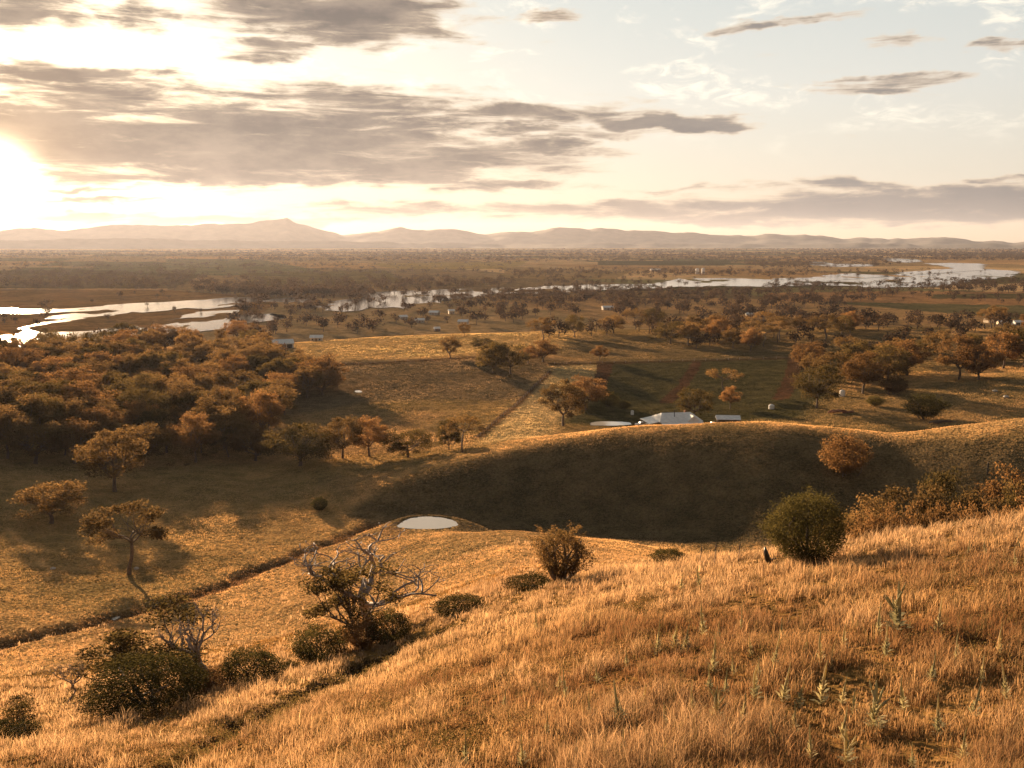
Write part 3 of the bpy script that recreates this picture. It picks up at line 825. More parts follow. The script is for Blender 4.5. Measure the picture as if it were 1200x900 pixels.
CONE = gum_tree(114, H=5, cr=1.2, zc=0.52, rz=0.50, ncl=20, clr=0.55, per=150, leaf=0.16, tr=0.1, mat=M_olive, inner=0.2)
PART = {}
def place(proto, loc, H, Wd, name, label, cat, group=None, rz=None):
    """a plant from a prototype: an empty at its foot, one trunk and one crown under it"""
    e = empty(name, loc, label, cat, group, random.random() * 6.28 if rz is None else rz)
    sh = Wd / proto['W'] if Wd else H / proto['H']
    e.scale = (sh, sh, H / proto['H'])
    for k in ('trunk', 'crown', 'branches'):
        if k not in proto: continue
        key = (id(proto), k)
        nm = proto[k].name.split('.')[0]
        if key not in PART:
            PART[key] = link(nm, proto[k], e)
        else:
            c = PART[key].copy(); COL.objects.link(c); c.parent = e
    return e

PLACED = []
def plant(proto, px, py, hpx, wpx, name, label, cat, group=None, r=None, top=None, rz=None):
    """foot at a frame point on visible ground, or at distance r when a nearer slope hides it"""
    if r is None:
        g, rr = ground(px, py)
    else:
        g, sight = at_r(px, py, r); rr = r
    dist = float(np.linalg.norm(g)); H = hpx * dist / F
    if top is not None:
        H = at_r(px, top, rr)[1] - g[2]
    PLACED.append((g[0], g[1], wpx * dist / F * 0.5))
    return place(proto, (g[0], g[1], g[2] - 0.05), H, wpx * dist / F, name, label, cat, group, rz)

T = 'tree'; B = 'shrub'
# single trees and shrubs one can point at
plant(GUM[2], 60, 613, 46, 58, 'gum_tree', 'rounded full crowned gum alone on the shaded grass at far left', T)
plant(SPREAD, 152, 673, 80, 78, 'gum_tree', 'leaning open crowned gum with a long bare trunk on the sunlit left paddock', T, rz=0.3)
plant(GUM[0], 135, 576, 68, 62, 'gum_tree', 'tall gum standing just out in front of the dense left wood', T)
plant(GUM[4], 300, 540, 38, 46, 'gum_tree', 'small gum at the right front corner of the dense wood', T)
plant(GUM[3], 352, 546, 46, 72, 'gum_tree', 'wide low gum first in the row right of the dense wood', T)
plant(GUM[0], 402, 537, 48, 44, 'gum_tree', 'left gum of a touching pair in the row beside the dense wood', T)
plant(GUM[1], 432, 535, 46, 42, 'gum_tree', 'right gum of a touching pair in the row beside the dense wood', T)
plant(GUM[3], 478, 536, 33, 50, 'gum_tree', 'low spreading gum between the touching pair and the yellow strip paddock', T)
plant(UMBR, 543, 530, 44, 46, 'gum_tree', 'gum with bare lower trunk at the foot of the yellow strip paddock', T)
plant(GUM[5], 526, 527, 36, 26, 'gum_tree', 'dark narrow gum touching the bare trunked gum by the yellow strip', T)
plant(BUSHES[1], 375, 598, 15, 17, 'shrub', 'tiny dark shrub in the grassy hollow left of the round pond', B)
plant(GUM[0], 660, 499, 54, 44, 'gum_tree', 'large gum with clear trunk beside the thin pale pond', T)
plant(GUM[4], 686, 480, 40, 36, 'gum_tree', 'gum behind the large one beside the thin pale pond', T)
plant(BUSHES[0], 714, 476, 16, 20, 'shrub', 'round dark shrub above the thin pale pond', B)
plant(BUSHES[2], 732, 479, 9, 15, 'shrub', 'small low shrub right of the round dark one by the thin pond', B)
plant(UMBR, 848, 462, 30, 38, 'gum_tree', 'flat topped gum behind the homestead with bare trunk', T)
plant(GUM[1], 856, 479, 26, 20, 'gum_tree', 'small reddish gum in front of the flat topped one behind the homestead', T)
plant(GUM[3], 814, 491, 36, 38, 'gum_tree', 'olive gum leaning over the right end of the homestead roof', T)
plant(GUM[5], 578, 437, 36, 34, 'gum_tree', 'left gum of the dark clump in the middle paddock', T)
plant(GUM[3], 598, 438, 36, 36, 'gum_tree', 'right gum of the dark clump in the middle paddock', T)
plant(GUM[2], 527, 420, 27, 21, 'gum_tree', 'slim gum at the lower edge of the yellow paddock', T)
plant(GUM[3], 565, 410, 14, 22, 'gum_tree', 'short wide gum at the edge of the yellow paddock above the dark clump', T)
plant(GUM[0], 544, 394, 16, 13, 'gum_tree', 'little gum standing in the yellow paddock', T)
plant(GUM[4], 636, 424, 26, 32, 'gum_tree', 'gum right of the dark clump in the middle paddock', T)
plant(GUM[1], 619, 426, 20, 20, 'gum_tree', 'small gum between the dark clump and its right neighbour', T)
plant(GUM[1], 703, 423, 18, 19, 'gum_tree', 'small reddish gum at the top of the left ploughed strip', T)
plant(GUM[3], 957, 478, 48, 46, 'gum_tree', 'wide shady gum at the right edge of the green paddock', T)
plant(GUM[1], 1012, 461, 46, 42, 'gum_tree', 'reddish gum standing out in front on the sunlit bank right of the green paddock', T)
plant(GUM[0], 976, 452, 38, 40, 'gum_tree', 'gum behind the wide shady one right of the green paddock', T)
plant(GUM[3], 1040, 448, 40, 44, 'gum_tree', 'dark gum at the right end of the clump beyond the green paddock', T)
plant(GUM[5], 1005, 440, 38, 40, 'gum_tree', 'dense gum at the back of the clump beyond the green paddock', T)
plant(GUM[4], 1062, 440, 40, 36, 'gum_tree', 'gum just right of the clump beyond the green paddock', T)
plant(GUM[1], 1124, 445, 47, 42, 'gum_tree', 'tall reddish gum with clear trunk on the sunlit crest', T)
plant(GUM[4], 1146, 445, 38, 36, 'gum_tree', 'gum beside the tall reddish one on the sunlit crest', T)
plant(GUM[1], 1176, 432, 38, 36, 'gum_tree', 'reddish gum at the right edge of the sunlit crest', T)
plant(GUM[3], 1200, 430, 38, 40, 'gum_tree', 'gum cut by the frame edge on the sunlit crest', T)
plant(BUSHES[3], 1048, 462, 18, 24, 'shrub', 'pale shrub in the sunlit grass right of the gum clump beyond the green paddock', B)
plant(BUSHES[2], 1084, 491, 26, 40, 'shrub', 'dark spreading shrub in the shaded hollow behind the bare hill', B)
plant(BUSHES[2], 1026, 476, 11, 18, 'shrub', 'small dark shrub near the reddish log heap', B)
plant(BUSHES[3], 989, 558, 46, 44, 'shrub', 'tall bushy shrub with sunlit top alone on the dark hill face', B)
plant(BIGB, 944, 660, 76, 74, 'shrub', 'big round dense shrub on the brow of the near grassy slope', B, rz=1.0)
plant(BUSHES[1], 784, 670, 27, 38, 'shrub', 'small round shrub just below the brow of the near slope', B, r=92, top=644)
plant(FEATH, 657, 692, 72, 62, 'shrub', 'tall feathery twiggy shrub below the near slope', B, r=93, top=621)
plant(BUSHES[2], 622, 710, 32, 58, 'shrub', 'low dark shrub at the foot of the feathery one', B, r=90, top=676)
plant(BUSHES[0], 592, 716, 14, 26, 'shrub', 'tiny dark shrub left of the feathery one', B, r=90, top=704)
plant(BUSHES[1], 539, 733, 32, 58, 'shrub', 'dark round shrub beside the head of the gully', B, r=88, top=701)
plant(BUSHES[0], 457, 758, 40, 48, 'shrub', 'dark round shrub below the dead limbed gum', B, r=87, top=718)
plant(BUSHES[3], 425, 762, 36, 34, 'shrub', 'yellow green shrub tucked left of the dark round one by the gully', B, r=87, top=728)
plant(LOOSE, 418, 765, 100, 88, 'gum_tree', 'loose leafy gum in front of the big dead tree', T, r=93, top=657, rz=0.4)
DT = dead_tree(301, 8, 5.2, 0.30, 4, 3, 0.28, 0.42)
plant(DT, 424, 765, 135, 215, 'dead_tree', 'big dead tree with wide bare limbs behind the leafy gum', 'dead tree', r=99, top=630, rz=2.4)
plant(BUSHES[2], 372, 780, 40, 62, 'shrub', 'loose brown shrub at the left foot of the leafy gum', B, r=88, top=738)
plant(BUSHES[1], 340, 790, 14, 22, 'shrub', 'tiny shrub between the two dark ones on the left slope', B, r=86, top=776)
plant(BUSHES[0], 296, 803, 40, 62, 'shrub', 'dark round shrub right of the bare twisted tree', B, r=84, top=764)
plant(BUSHES[3], 244, 806, 30, 40, 'shrub', 'small yellowish shrub at the foot of the bare twisted tree', B, r=84, top=784)
plant(dead_tree(305, 8, 3.2, 0.26, 4, 3, 0.75, 0.40, (-0.25, 0)), 241, 800, 100, 66, 'dead_tree', 'bare twisted tree with a thick leaning trunk', 'dead tree', r=88, top=700, rz=0.0)
plant(LOOSE, 182, 800, 84, 104, 'gum_tree', 'leafy gum rising behind the biggest left shrub', T, r=92, top=714, rz=2.0)
plant(BIGB, 176, 840, 70, 104, 'shrub', 'biggest dark shrub on the left lower slope', B, r=78, top=776, rz=2.6)
plant(dead_tree(309, 5, 2.2, 0.12, 4, 3, 0.6, 0.36), 88, 838, 70, 44, 'dead_tree', 'small bare sapling above the lower left corner', 'dead tree', r=92, top=770)
plant(BUSHES[0], 76, 850, 20, 28, 'shrub', 'little shrub at the foot of the small bare sapling', B, r=90, top=832)
plant(CONE, 28, 868, 60, 34, 'gum_tree', 'young narrow gum in the lower left corner', T, r=78, top=812)
plant(BUSHES[1], 10, 888, 40, 52, 'shrub', 'dark round shrub in the lower left corner', B, r=72, top=850)
plant(BUSHES[2], 112, 838, 14, 24, 'shrub', 'pale scrubby shrub right of the small bare sapling', B, r=88, top=824)
for px, top_, wp, rr, lb in ((998, 598, 60, 150, 'lowest reddish gum next to the big round shrub'), (1032, 584, 66, 158, 'bronze gum second from the big round shrub behind the slope'),
                             (1070, 566, 70, 168, 'bronze gum under the dark post behind the slope'), (1108, 552, 60, 176, 'tallest bronze gum behind the near slope'),
                             (1140, 574, 50, 165, 'bronze gum just left of the pale roof behind the slope'), (1186, 549, 64, 178, 'bronze gum just right of the pale roof behind the slope'),
                             (1212, 556, 60, 172, 'bronze gum cut by the frame edge behind the slope')):
    plant(GUM[(px // 7) % 5], px, 630, 60, wp, 'gum_tree', lb, T, 'bronze gums behind the near slope', r=rr, top=top_)
for px, top_, wp, rr in ((1020, 606, 50, 138), (1052, 600, 54, 140), (1090, 594, 50, 142), (1128, 596, 46, 142), (1168, 598, 50, 142), (1205, 590, 50, 142)):
    plant(BUSHES[3], px, 630, 40, wp, 'shrub', 'rusty shrub in the thicket just over the brow of the near slope', B, 'thicket shrubs over the brow', r=rr, top=top_)

# woods: candidate feet in the frame, kept apart on the ground
cand = []
def wood(poly, n, hm, gap, group, label, name='gum_tree', lo=0.62, hi=1.28):
    xs = [p[0] for p in poly]; ys = [p[1] for p in poly]; pts = []; t = 0
    ok_ = []
    while len(ok_) < n and t < n * 60:
        t += 1
        px = random.uniform(min(xs), max(xs)); py = random.uniform(min(ys), max(ys))
        if not inside(poly, np.array([px]), np.array([py]))[0]: continue
        g, r = ground(px, py)
        H = hm * random.uniform(lo, hi)
        if any((g[0] - a) ** 2 + (g[1] - b) ** 2 < gap * gap for a, b in ok_): continue
        if any((g[0] - a) ** 2 + (g[1] - b) ** 2 < (c + 1.5) ** 2 for a, b, c in PLACED): continue
        ok_.append((g[0], g[1])); cand.append((H / np.linalg.norm(g), g, H, group, label, name, px))
    return ok_
wood([(-60, 548), (-60, 420), (60, 402), (170, 396), (322, 392), (335, 425), (382, 446), (385, 462), (340, 470), (330, 500), (300, 545), (200, 552), (60, 550)], 235, 13.0, 7.0, 'gums of the dense left wood', 'rust brown gum crowded into the dense wood at the left')
wood([(270, 372), (400, 376), (520, 372), (560, 360), (700, 358), (700, 376), (520, 388), (330, 394), (270, 396)], 60, 11.0, 12, 'gums between the river and the yellow paddock', 'brown gum among the cottages between the river and the yellow paddock')
wood([(620, 394), (720, 386), (720, 394), (640, 400)], 9, 12.0, 11, 'gums in the row above the shaded paddock', 'dark gum in the row along the top of the shaded middle paddock')
wood([(720, 360), (880, 358), (1000, 372), (1000, 392), (930, 404), (880, 412), (800, 408), (740, 396)], 120, 12.0, 10, 'gums of the ridge wood above the green paddock', 'dark brown gum in the ridge wood above the green paddock')
wood([(890, 376), (1210, 374), (1210, 392), (1000, 390)], 42, 11.0, 12, 'gums along the sunlit road at the right', 'dark gum in the row along the sunlit road beyond the hollow')
wood([(950, 396), (1200, 392), (1210, 412), (1040, 424), (950, 412)], 16, 8.0, 16, 'gums in the shaded hollow', 'scattered dark gum in the shaded hollow above the sunlit crest')
wood([(930, 438), (1060, 420), (1060, 440), (1000, 452), (940, 452)], 10, 12, 9, 'gums of the clump beyond the green paddock', 'brown gum in the clump beyond the green paddock')
wood([(1085, 416), (1210, 408), (1210, 424), (1100, 430)], 10, 12, 9, 'gums behind the sunlit crest', 'rust coloured gum in the line behind the sunlit crest')
cand.sort(key=lambda c: -c[0])
NIND = 290 - 50
rest = cand[NIND:]
for s_, g, H, grp, lab, nm, px in cand[:NIND]:
    pr = random.choice([GUM[0], GUM[1], GUM[2], GUM[3], GUM[4], GUM[5], SPREAD, UMBR, TALL])
    place(pr, (g[0], g[1], g[2] - 0.1), H, H * random.uniform(0.75, 1.25) * (0.7 if pr is TALL else 1), nm, lab, 'tree', grp)

# undergrowth inside the woods and the thousands of far trees: nobody could count them
LV = []; far_trees = []
def blob(x, y, z, H, W_, n, rg):
    d = rg.normal(size=(n, 3)); d /= np.linalg.norm(d, axis=1)[:, None]; f = rg.random((n, 1)) ** 0.4
    lob = rg.normal(size=(4, 3)) * 0.35
    P = d * f * np.array((W_ * 0.36, W_ * 0.36, H * 0.30)) + lob[rg.integers(0, 4, n)] * np.array((W_ * 0.5, W_ * 0.5, H * 0.3))
    P[:, 2] = np.maximum(P[:, 2] + H * 0.62, H * 0.12)
    return P + np.array((x, y, z))
def far_tree(x, y, H, W_=None, n=None):
    z = float(h_at(x, y)); W_ = W_ or H * rng.uniform(0.8, 1.3); d = math.hypot(x, y)
    n = n or int(np.clip(160 * 900 / d, 14, 200))
    P = blob(x, y, z, H, W_, n, rng)
    LV.append(leaf_cards(P, max(W_ * 0.16, W_ * 1.1 / math.sqrt(n)) , rng, 0, 0.6)[0])
    far_trees.append((x, y, z, H))
for c in rest: far_tree(c[1][0], c[1][1], c[2], n=170)
def far_band(poly, n, H, clump=0.5, w=1.0):
    n = int(n * 1.7); clump += 0.05
    xs = [p[0] for p in poly]; ys = [p[1] for p in poly]; k = 0; t = 0
    while k < n and t < n * 30:
        t += 1
        px = random.uniform(min(xs), max(xs)); py = random.uniform(min(ys), max(ys))
        if not inside(poly, np.array([px]), np.array([py]))[0]: continue
        if random.random() < 0.72 and any(inside(p_, np.array([px]), np.array([py]))[0] for p_ in river): continue
        x, y, z = at_z(px, py, PLAIN)
        if fbm(np.array([x * 0.24]), np.array([y * 1.1]), 210, 3, 90)[0] < clump and random.random() > 0.22: continue
        hh = H * random.uniform(0.6, 1.25)
        far_tree(x, y, hh, hh * random.uniform(0.9, 1.4) * w); k += 1
# along the river, standing in flood water, windbreaks, scrub towards the mountains
far_band([(400, 338), (620, 334), (720, 330), (820, 328), (820, 336), (640, 345), (470, 352), (400, 350)], 80, 10, 0.44)
far_band([(270, 352), (420, 344), (470, 356), (380, 372), (280, 372)], 45, 10, 0.40)
far_band([(450, 352), (900, 338), (1100, 340), (1100, 345), (900, 346), (720, 352), (600, 358), (460, 366)], 160, 9, 0.42)
far_band([(600, 346), (760, 342), (900, 344), (1000, 352), (1000, 360), (760, 362), (600, 362)], 110, 10, 0.38)
far_band([(900, 320), (1160, 316), (1160, 336), (900, 338)], 110, 9, 0.40)
far_band([(1030, 328), (1230, 322), (1230, 345), (1100, 342)], 110, 9, 0.42)
far_band([(980, 345), (1210, 350), (1210, 358), (980, 354)], 24, 9, 0.45)
far_band([(-60, 320), (180, 318), (330, 330), (480, 326), (600, 330), (600, 335), (330, 350), (200, 340), (-60, 338)], 520, 11, 0.46)
far_band([(600, 318), (900, 310), (1000, 316), (880, 326), (720, 330), (600, 332)], 220, 11, 0.48)
far_band([(850, 306), (1050, 300), (1090, 308), (1000, 314), (900, 316)], 260, 11, 0.42, 1.3)
far_band([(280, 297), (600, 296), (900, 298), (1210, 296), (1210, 306), (900, 306), (600, 308), (280, 306)], 900, 11, 0.46, 1.6)
far_band([(-60, 294), (1210, 291), (1210, 299), (-60, 302)], 1500, 11, 0.46, 2.2)
far_band([(-60, 302), (300, 300), (600, 306), (600, 320), (300, 324), (-60, 318)], 420, 10, 0.52, 1.2)
far_band([(900, 292), (1210, 292), (1210, 306), (1000, 306)], 900, 11, 0.40, 1.6)
far_band([(-80, 346), (250, 342), (300, 356), (180, 376), (-80, 392)], 26, 8, 0.35)
Vf = np.concatenate(LV)
tag(link('distant_woodland', mesh_np('distant_woodland', Vf, np.arange(len(Vf)).reshape(-1, 4), None, M_far)), 'far off trees and scrub scattered over the river plain', 'woodland', kind='stuff')
tb = MB()
for x, y, z, H in far_trees:
    if math.hypot(x, y) < 2000: tb.tube([(x, y, z - 0.3), (x + 0.2, y, z + H * 0.5)], (0.35, 0.2), 4)
tag(link('woodland_stems', tb.mesh('woodland_stems', M_bark)), 'stems of the far off trees on the river plain', 'woodland', kind='stuff')
LU = []
for k in range(420):
    i = random.randrange(len(cand)); g = cand[i][1]; q = random.random() * 6.28; rr_ = random.uniform(2, 8)
    if np.linalg.norm(g) > 640: continue
    x, y = g[0] + rr_ * math.cos(q), g[1] + rr_ * math.sin(q)
    hh = random.uniform(1.2, 3.4)
    LU.append(leaf_cards(blob(x, y, float(h_at(x, y)) - hh * 0.25, hh, hh * 1.5, 90, rng), 0.45, rng, 0)[0])
Vu = np.concatenate(LU)
tag(link('undergrowth', mesh_np('undergrowth', Vu, np.arange(len(Vu)).reshape(-1, 4), None, M_gum)), 'brown scrubby undergrowth beneath the wood edges', 'undergrowth', kind='stuff')

# ------------------------------------------------------------------ near grass
def blades(n, rlo, rhi, azlo, azhi, per, hlo, hhi, wd, keep=None, powr=1.0):
    az = np.radians(rng.uniform(azlo, azhi, n)); r = np.exp(rng.uniform(math.log(rlo), math.log(rhi), n))
    x = r * np.sin(az); y = r * np.cos(az)
    pa = fbm(x, y, 6.5, 4, 61); pb = fbm(x, y, 2.0, 3, 66); pc = fbm(x, y, 14, 3, 67)
    if keep is not None:
        k = keep(x, y, pb); x, y, r, pa, pb, pc = x[k], y[k], r[k], pa[k], pb[k], pc[k]; n = len(x)
    gd = np.full(n, 99.0)
    for p in gully: gd = np.minimum(gd, np.hypot(x - p[0], y - p[1]))
    tall = np.clip(0.2 + 2.3 * (pb - 0.28), 0.18, 1.5) * np.clip((gd - 0.6) / 4.0, 0.06, 1)
    base = np.stack([x, y, h_at(x, y) - 0.03], 1)
    base = np.repeat(base, per, 0); m = n * per
    hgt = np.repeat(tall * rng.uniform(0.6, 1.3, n), per) * rng.uniform(hlo, hhi, m)
    sp = np.repeat(0.10 + 0.12 * pa, per)
    base[:, :2] += rng.normal(size=(m, 2)) * sp[:, None]
    q = rng.uniform(0, 2 * np.pi, m); ln = rng.uniform(0.08, 0.55, m)
    lean = np.stack([np.cos(q) * ln + 0.11, np.sin(q) * ln - 0.04, np.zeros(m)], 1) * hgt[:, None]
    midp = base + lean * 0.35 + np.stack([np.zeros(m), np.zeros(m), hgt * 0.62], 1)
    tip = base + lean + np.stack([np.zeros(m), np.zeros(m), hgt * rng.uniform(0.82, 1.0, m)], 1)
    wq = rng.uniform(0, 2 * np.pi, m); wv = np.stack([np.cos(wq), np.sin(wq), np.zeros(m)], 1) * (wd * rng.uniform(0.6, 1.4, m) * np.repeat(np.clip(r / 40, 0.6, 2.2), per))[:, None]
    Vb = np.stack([base - wv, base + wv, midp + wv * 0.8, midp - wv * 0.8, tip], 1).reshape(-1, 3)
    i = np.arange(m) * 5
    qd = np.stack([i, i + 1, i + 2, i + 3], 1); tr_ = np.stack([i + 3, i + 2, i + 4], 1)
    s1 = np.clip((np.repeat(pa, per) - 0.30) * 2.6, 0, 1)[:, None]; s2 = np.clip((np.repeat(pb, per) - 0.40) * 3, 0, 1)[:, None]
    s3 = np.clip((np.repeat(pc, per) - 0.40) * 4, 0, 1)[:, None]
    straw = np.array((0.58, 0.45, 0.29)); rust = np.array((0.20, 0.118, 0.062)); gold = np.array((0.44, 0.31, 0.165)); olive = np.array((0.14, 0.115, 0.058))
    c = rust * (1 - s1) + gold * s1
    c = c * (1 - 0.65 * s3 * s2) + straw * 0.65 * s3 * s2
    ol = np.repeat(rng.random(n) < 0.16 * (1.4 - pa), per)[:, None]
    rs_ = np.repeat(rng.random(n) < 0.16, per)[:, None]; c = np.where(rs_, rust * 0.8, c)
    c = np.where(ol, olive, c)
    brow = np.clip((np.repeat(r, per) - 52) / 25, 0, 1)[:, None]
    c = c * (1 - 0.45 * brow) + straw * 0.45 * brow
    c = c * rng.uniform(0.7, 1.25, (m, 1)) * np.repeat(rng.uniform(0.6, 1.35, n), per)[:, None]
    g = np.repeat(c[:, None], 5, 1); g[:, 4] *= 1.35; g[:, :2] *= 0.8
    return Vb, qd, tr_, g.reshape(-1, 3)
def cat(parts):
    vs, qs, ts, cs = [], [], [], []; b = 0
    for v_, q_, t_, c_ in parts:
        vs.append(v_); qs.append(q_ + b); ts.append(t_ + b); cs.append(c_); b += len(v_)
    return np.concatenate(vs), np.concatenate(qs), np.concatenate(ts), np.concatenate(cs)
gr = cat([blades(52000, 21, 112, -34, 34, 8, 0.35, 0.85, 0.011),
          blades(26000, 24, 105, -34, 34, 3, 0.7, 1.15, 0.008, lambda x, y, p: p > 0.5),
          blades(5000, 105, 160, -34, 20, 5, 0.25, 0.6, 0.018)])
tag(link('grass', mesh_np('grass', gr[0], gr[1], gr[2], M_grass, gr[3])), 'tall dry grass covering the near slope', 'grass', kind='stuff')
# paddock grass: shorter tussocks in the colour of the ground they grow on
def tint_at(x, y):
    a = np.degrees(np.arctan2(x, y)); lr = np.log(np.hypot(x, y))
    ia = np.rint(np.interp(a, AZT, np.arange(len(AZT)))).astype(int); ir = np.rint(np.interp(lr, LR, np.arange(len(LR)))).astype(int)
    return TINT[ia, ir]
pond_c = [np.array(o).mean(0) for _, o, _ in ponds]; pond_r = [np.ptp(np.array(o)[:, 0]) / 2 for _, o, _ in ponds]
def paddock(n, rlo, rhi, azlo, azhi, per, ht, wd):
    az = np.radians(rng.uniform(azlo, azhi, n)); r = np.exp(rng.uniform(math.log(rlo), math.log(rhi), n)); x = r * np.sin(az); y = r * np.cos(az)
    k = np.ones(n, bool)
    for c_, pr_ in zip(pond_c, pond_r):
        k &= ((x - c_[0]) / (pr_ + 1)) ** 2 + ((y - c_[1]) / (pr_ * 0.75 + 1)) ** 2 > 1.0
    k &= np.abs(tint_at(x, y) - EARTH).max(1) > 0.03
    x, y, r = x[k], y[k], r[k]; n = len(x)
    pb = fbm(x, y, 5.0, 3, 96); pc = fbm(x, y, 24, 3, 97)
    tall = np.clip(0.5 + 0.9 * (pb - 0.2), 0.4, 1.2) * np.clip(0.6 + (pc - 0.3) * 1.2, 0.5, 1.2)
    m = n * per; base = np.repeat(np.stack([x, y, h_at(x, y) - 0.05], 1), per, 0); sc = np.repeat(np.clip(r / 200, 0.6, 2.6), per)
    base[:, :2] += rng.normal(size=(m, 2)) * 0.22 * sc[:, None]
    wd = wd; hg = np.repeat(tall, per) * ht * rng.uniform(0.6, 1.3, m) * np.clip(sc, 0.8, 1.3)
    q = rng.uniform(0, 2 * np.pi, m); ln = np.stack([np.cos(q), np.sin(q), np.zeros(m)], 1) * (hg * rng.uniform(0.1, 0.7, m))[:, None]
    wq = rng.uniform(0, 2 * np.pi, m); wv = np.stack([np.cos(wq), np.sin(wq), np.zeros(m)], 1) * (wd * sc * rng.uniform(0.6, 1.4, m))[:, None]
    tip = base + ln; tip[:, 2] += hg
    Vb = np.stack([base - wv, base + wv, tip], 1).reshape(-1, 3)
    c = np.repeat(tint_at(x, y), per, 0) * rng.uniform(1.05, 1.5, (m, 1)) * np.repeat(0.75 + 0.6 * pc, per)[:, None]
    return Vb, np.arange(m * 3).reshape(m, 3), np.repeat(np.clip(c, 0, 0.75), 3, 0)
pv_, pt_, pc_ = paddock(230000, 100, 700, -34, 34, 5, 0.30, 0.036)
tag(link('paddock_grass', mesh_np('paddock_grass', pv_, None, pt_, M_grass, pc_)), 'short tussock grass over the paddocks below', 'grass', kind='stuff')
# dark seedy weeds among the grass
def weed_tuft():
    n = 3600; az = np.radians(rng.uniform(-33, 33, n)); r = np.exp(rng.uniform(math.log(23), math.log(85), n)); x = r * np.sin(az); y = r * np.cos(az)
    k = fbm(x, y, 5, 3, 88) > 0.5; x, y, r = x[k], y[k], r[k]; PP = []
    for a, b in zip(x, y):
        s_ = rng.uniform(0.25, 0.85); PP.append(np.array((a, b, float(h_at(a, b)) + s_ * 0.35)) + rng.normal(size=(45, 3)) * s_ * np.array((0.42, 0.42, 0.30)))
    return leaf_cards(np.concatenate(PP), 0.13, rng, -0.6, 0.28)
Vw, Qw = weed_tuft()
Vo, Qo = weed_tuft()
tag(link('green_weeds', mesh_np('green_weeds', Vo, Qo, None, M_olive)), 'dull green weeds scattered through the dry grass', 'weeds', kind='stuff')
tag(link('weeds', mesh_np('weeds', Vw, Qw, None, M_rust)), 'dark rusty weeds scattered through the dry grass', 'weeds', kind='stuff')
# green weeds spilling into the gully
gx = gully[rng.integers(0, len(gully), 700)] + rng.normal(size=(700, 2)) * 1.1
GP = np.concatenate([np.array((a, b, float(h_at(a, b)) + 0.12)) + rng.normal(size=(40, 3)) * np.array((0.28, 0.28, 0.14)) for a, b in gx])
Vg, Qg = leaf_cards(GP, 0.16, rng, -0.4, 0.35)
tag(link('gully_weeds', mesh_np('gully_weeds', Vg, Qg, None, M_olive)), 'low green weeds growing in the washed out gully', 'weeds', kind='stuff')

# mulleins: pale spikes rising from woolly rosettes
def mullein(seed, branchy=False):
    rg = np.random.default_rng(seed)
    mb = MB()
    stalk = [((0, 0, 0), (0.02 * rg.normal(), 0.02 * rg.normal(), 1.0), 1.0)]
    if branchy:
        for k in range(5):
            q = k * 1.26 + rg.random(); z0 = 0.30 + 0.08 * k
            stalk.append(((0, 0, z0), (0.17 * math.cos(q), 0.17 * math.sin(q), z0 + 0.34), 0.6))
    for a, b, sc in stalk:
        p = curve(a, b, rg, 0.02, 7)
        mb.tube(p, np.array((0.016, 0.016, 0.024, 0.032, 0.030, 0.020, 0.006)) * sc, 7)
    sp = mb.mesh('flower_spike', M_weed, True)
    lf = MB()
    for k in range(54):
        t = (k / 54) ** 0.8; z = 0.01 + 0.62 * t; L = (0.25 * (1 - t) ** 1.0 + 0.05) * rg.uniform(0.65, 1.25); q = k * 2.4 + rg.random() * 0.9; up = 0.25 + 1.3 * t + rg.uniform(-0.25, 0.35)
        d = np.array((math.cos(q), math.sin(q), up)); d /= np.linalg.norm(d); sd = np.array((-math.sin(q), math.cos(q), 0)) * L * 0.17
        o = np.array((0, 0, z)); m1 = o + d * L * 0.55 + np.array((0, 0, 0.02)); e = o + d * L + np.array((0, 0, -0.05 * L))
        lf.add([o - sd * 0.3, o + sd * 0.3, m1 + sd, m1 - sd, e], [(0, 1, 2, 3), (3, 2, 4)])
    return dict(trunk=sp, crown=lf.mesh('leaves', M_weed), H=1.0, W=0.6)
MUL = [mullein(1), mullein(2), mullein(3, True), mullein(4), mullein(5), mullein(6)]
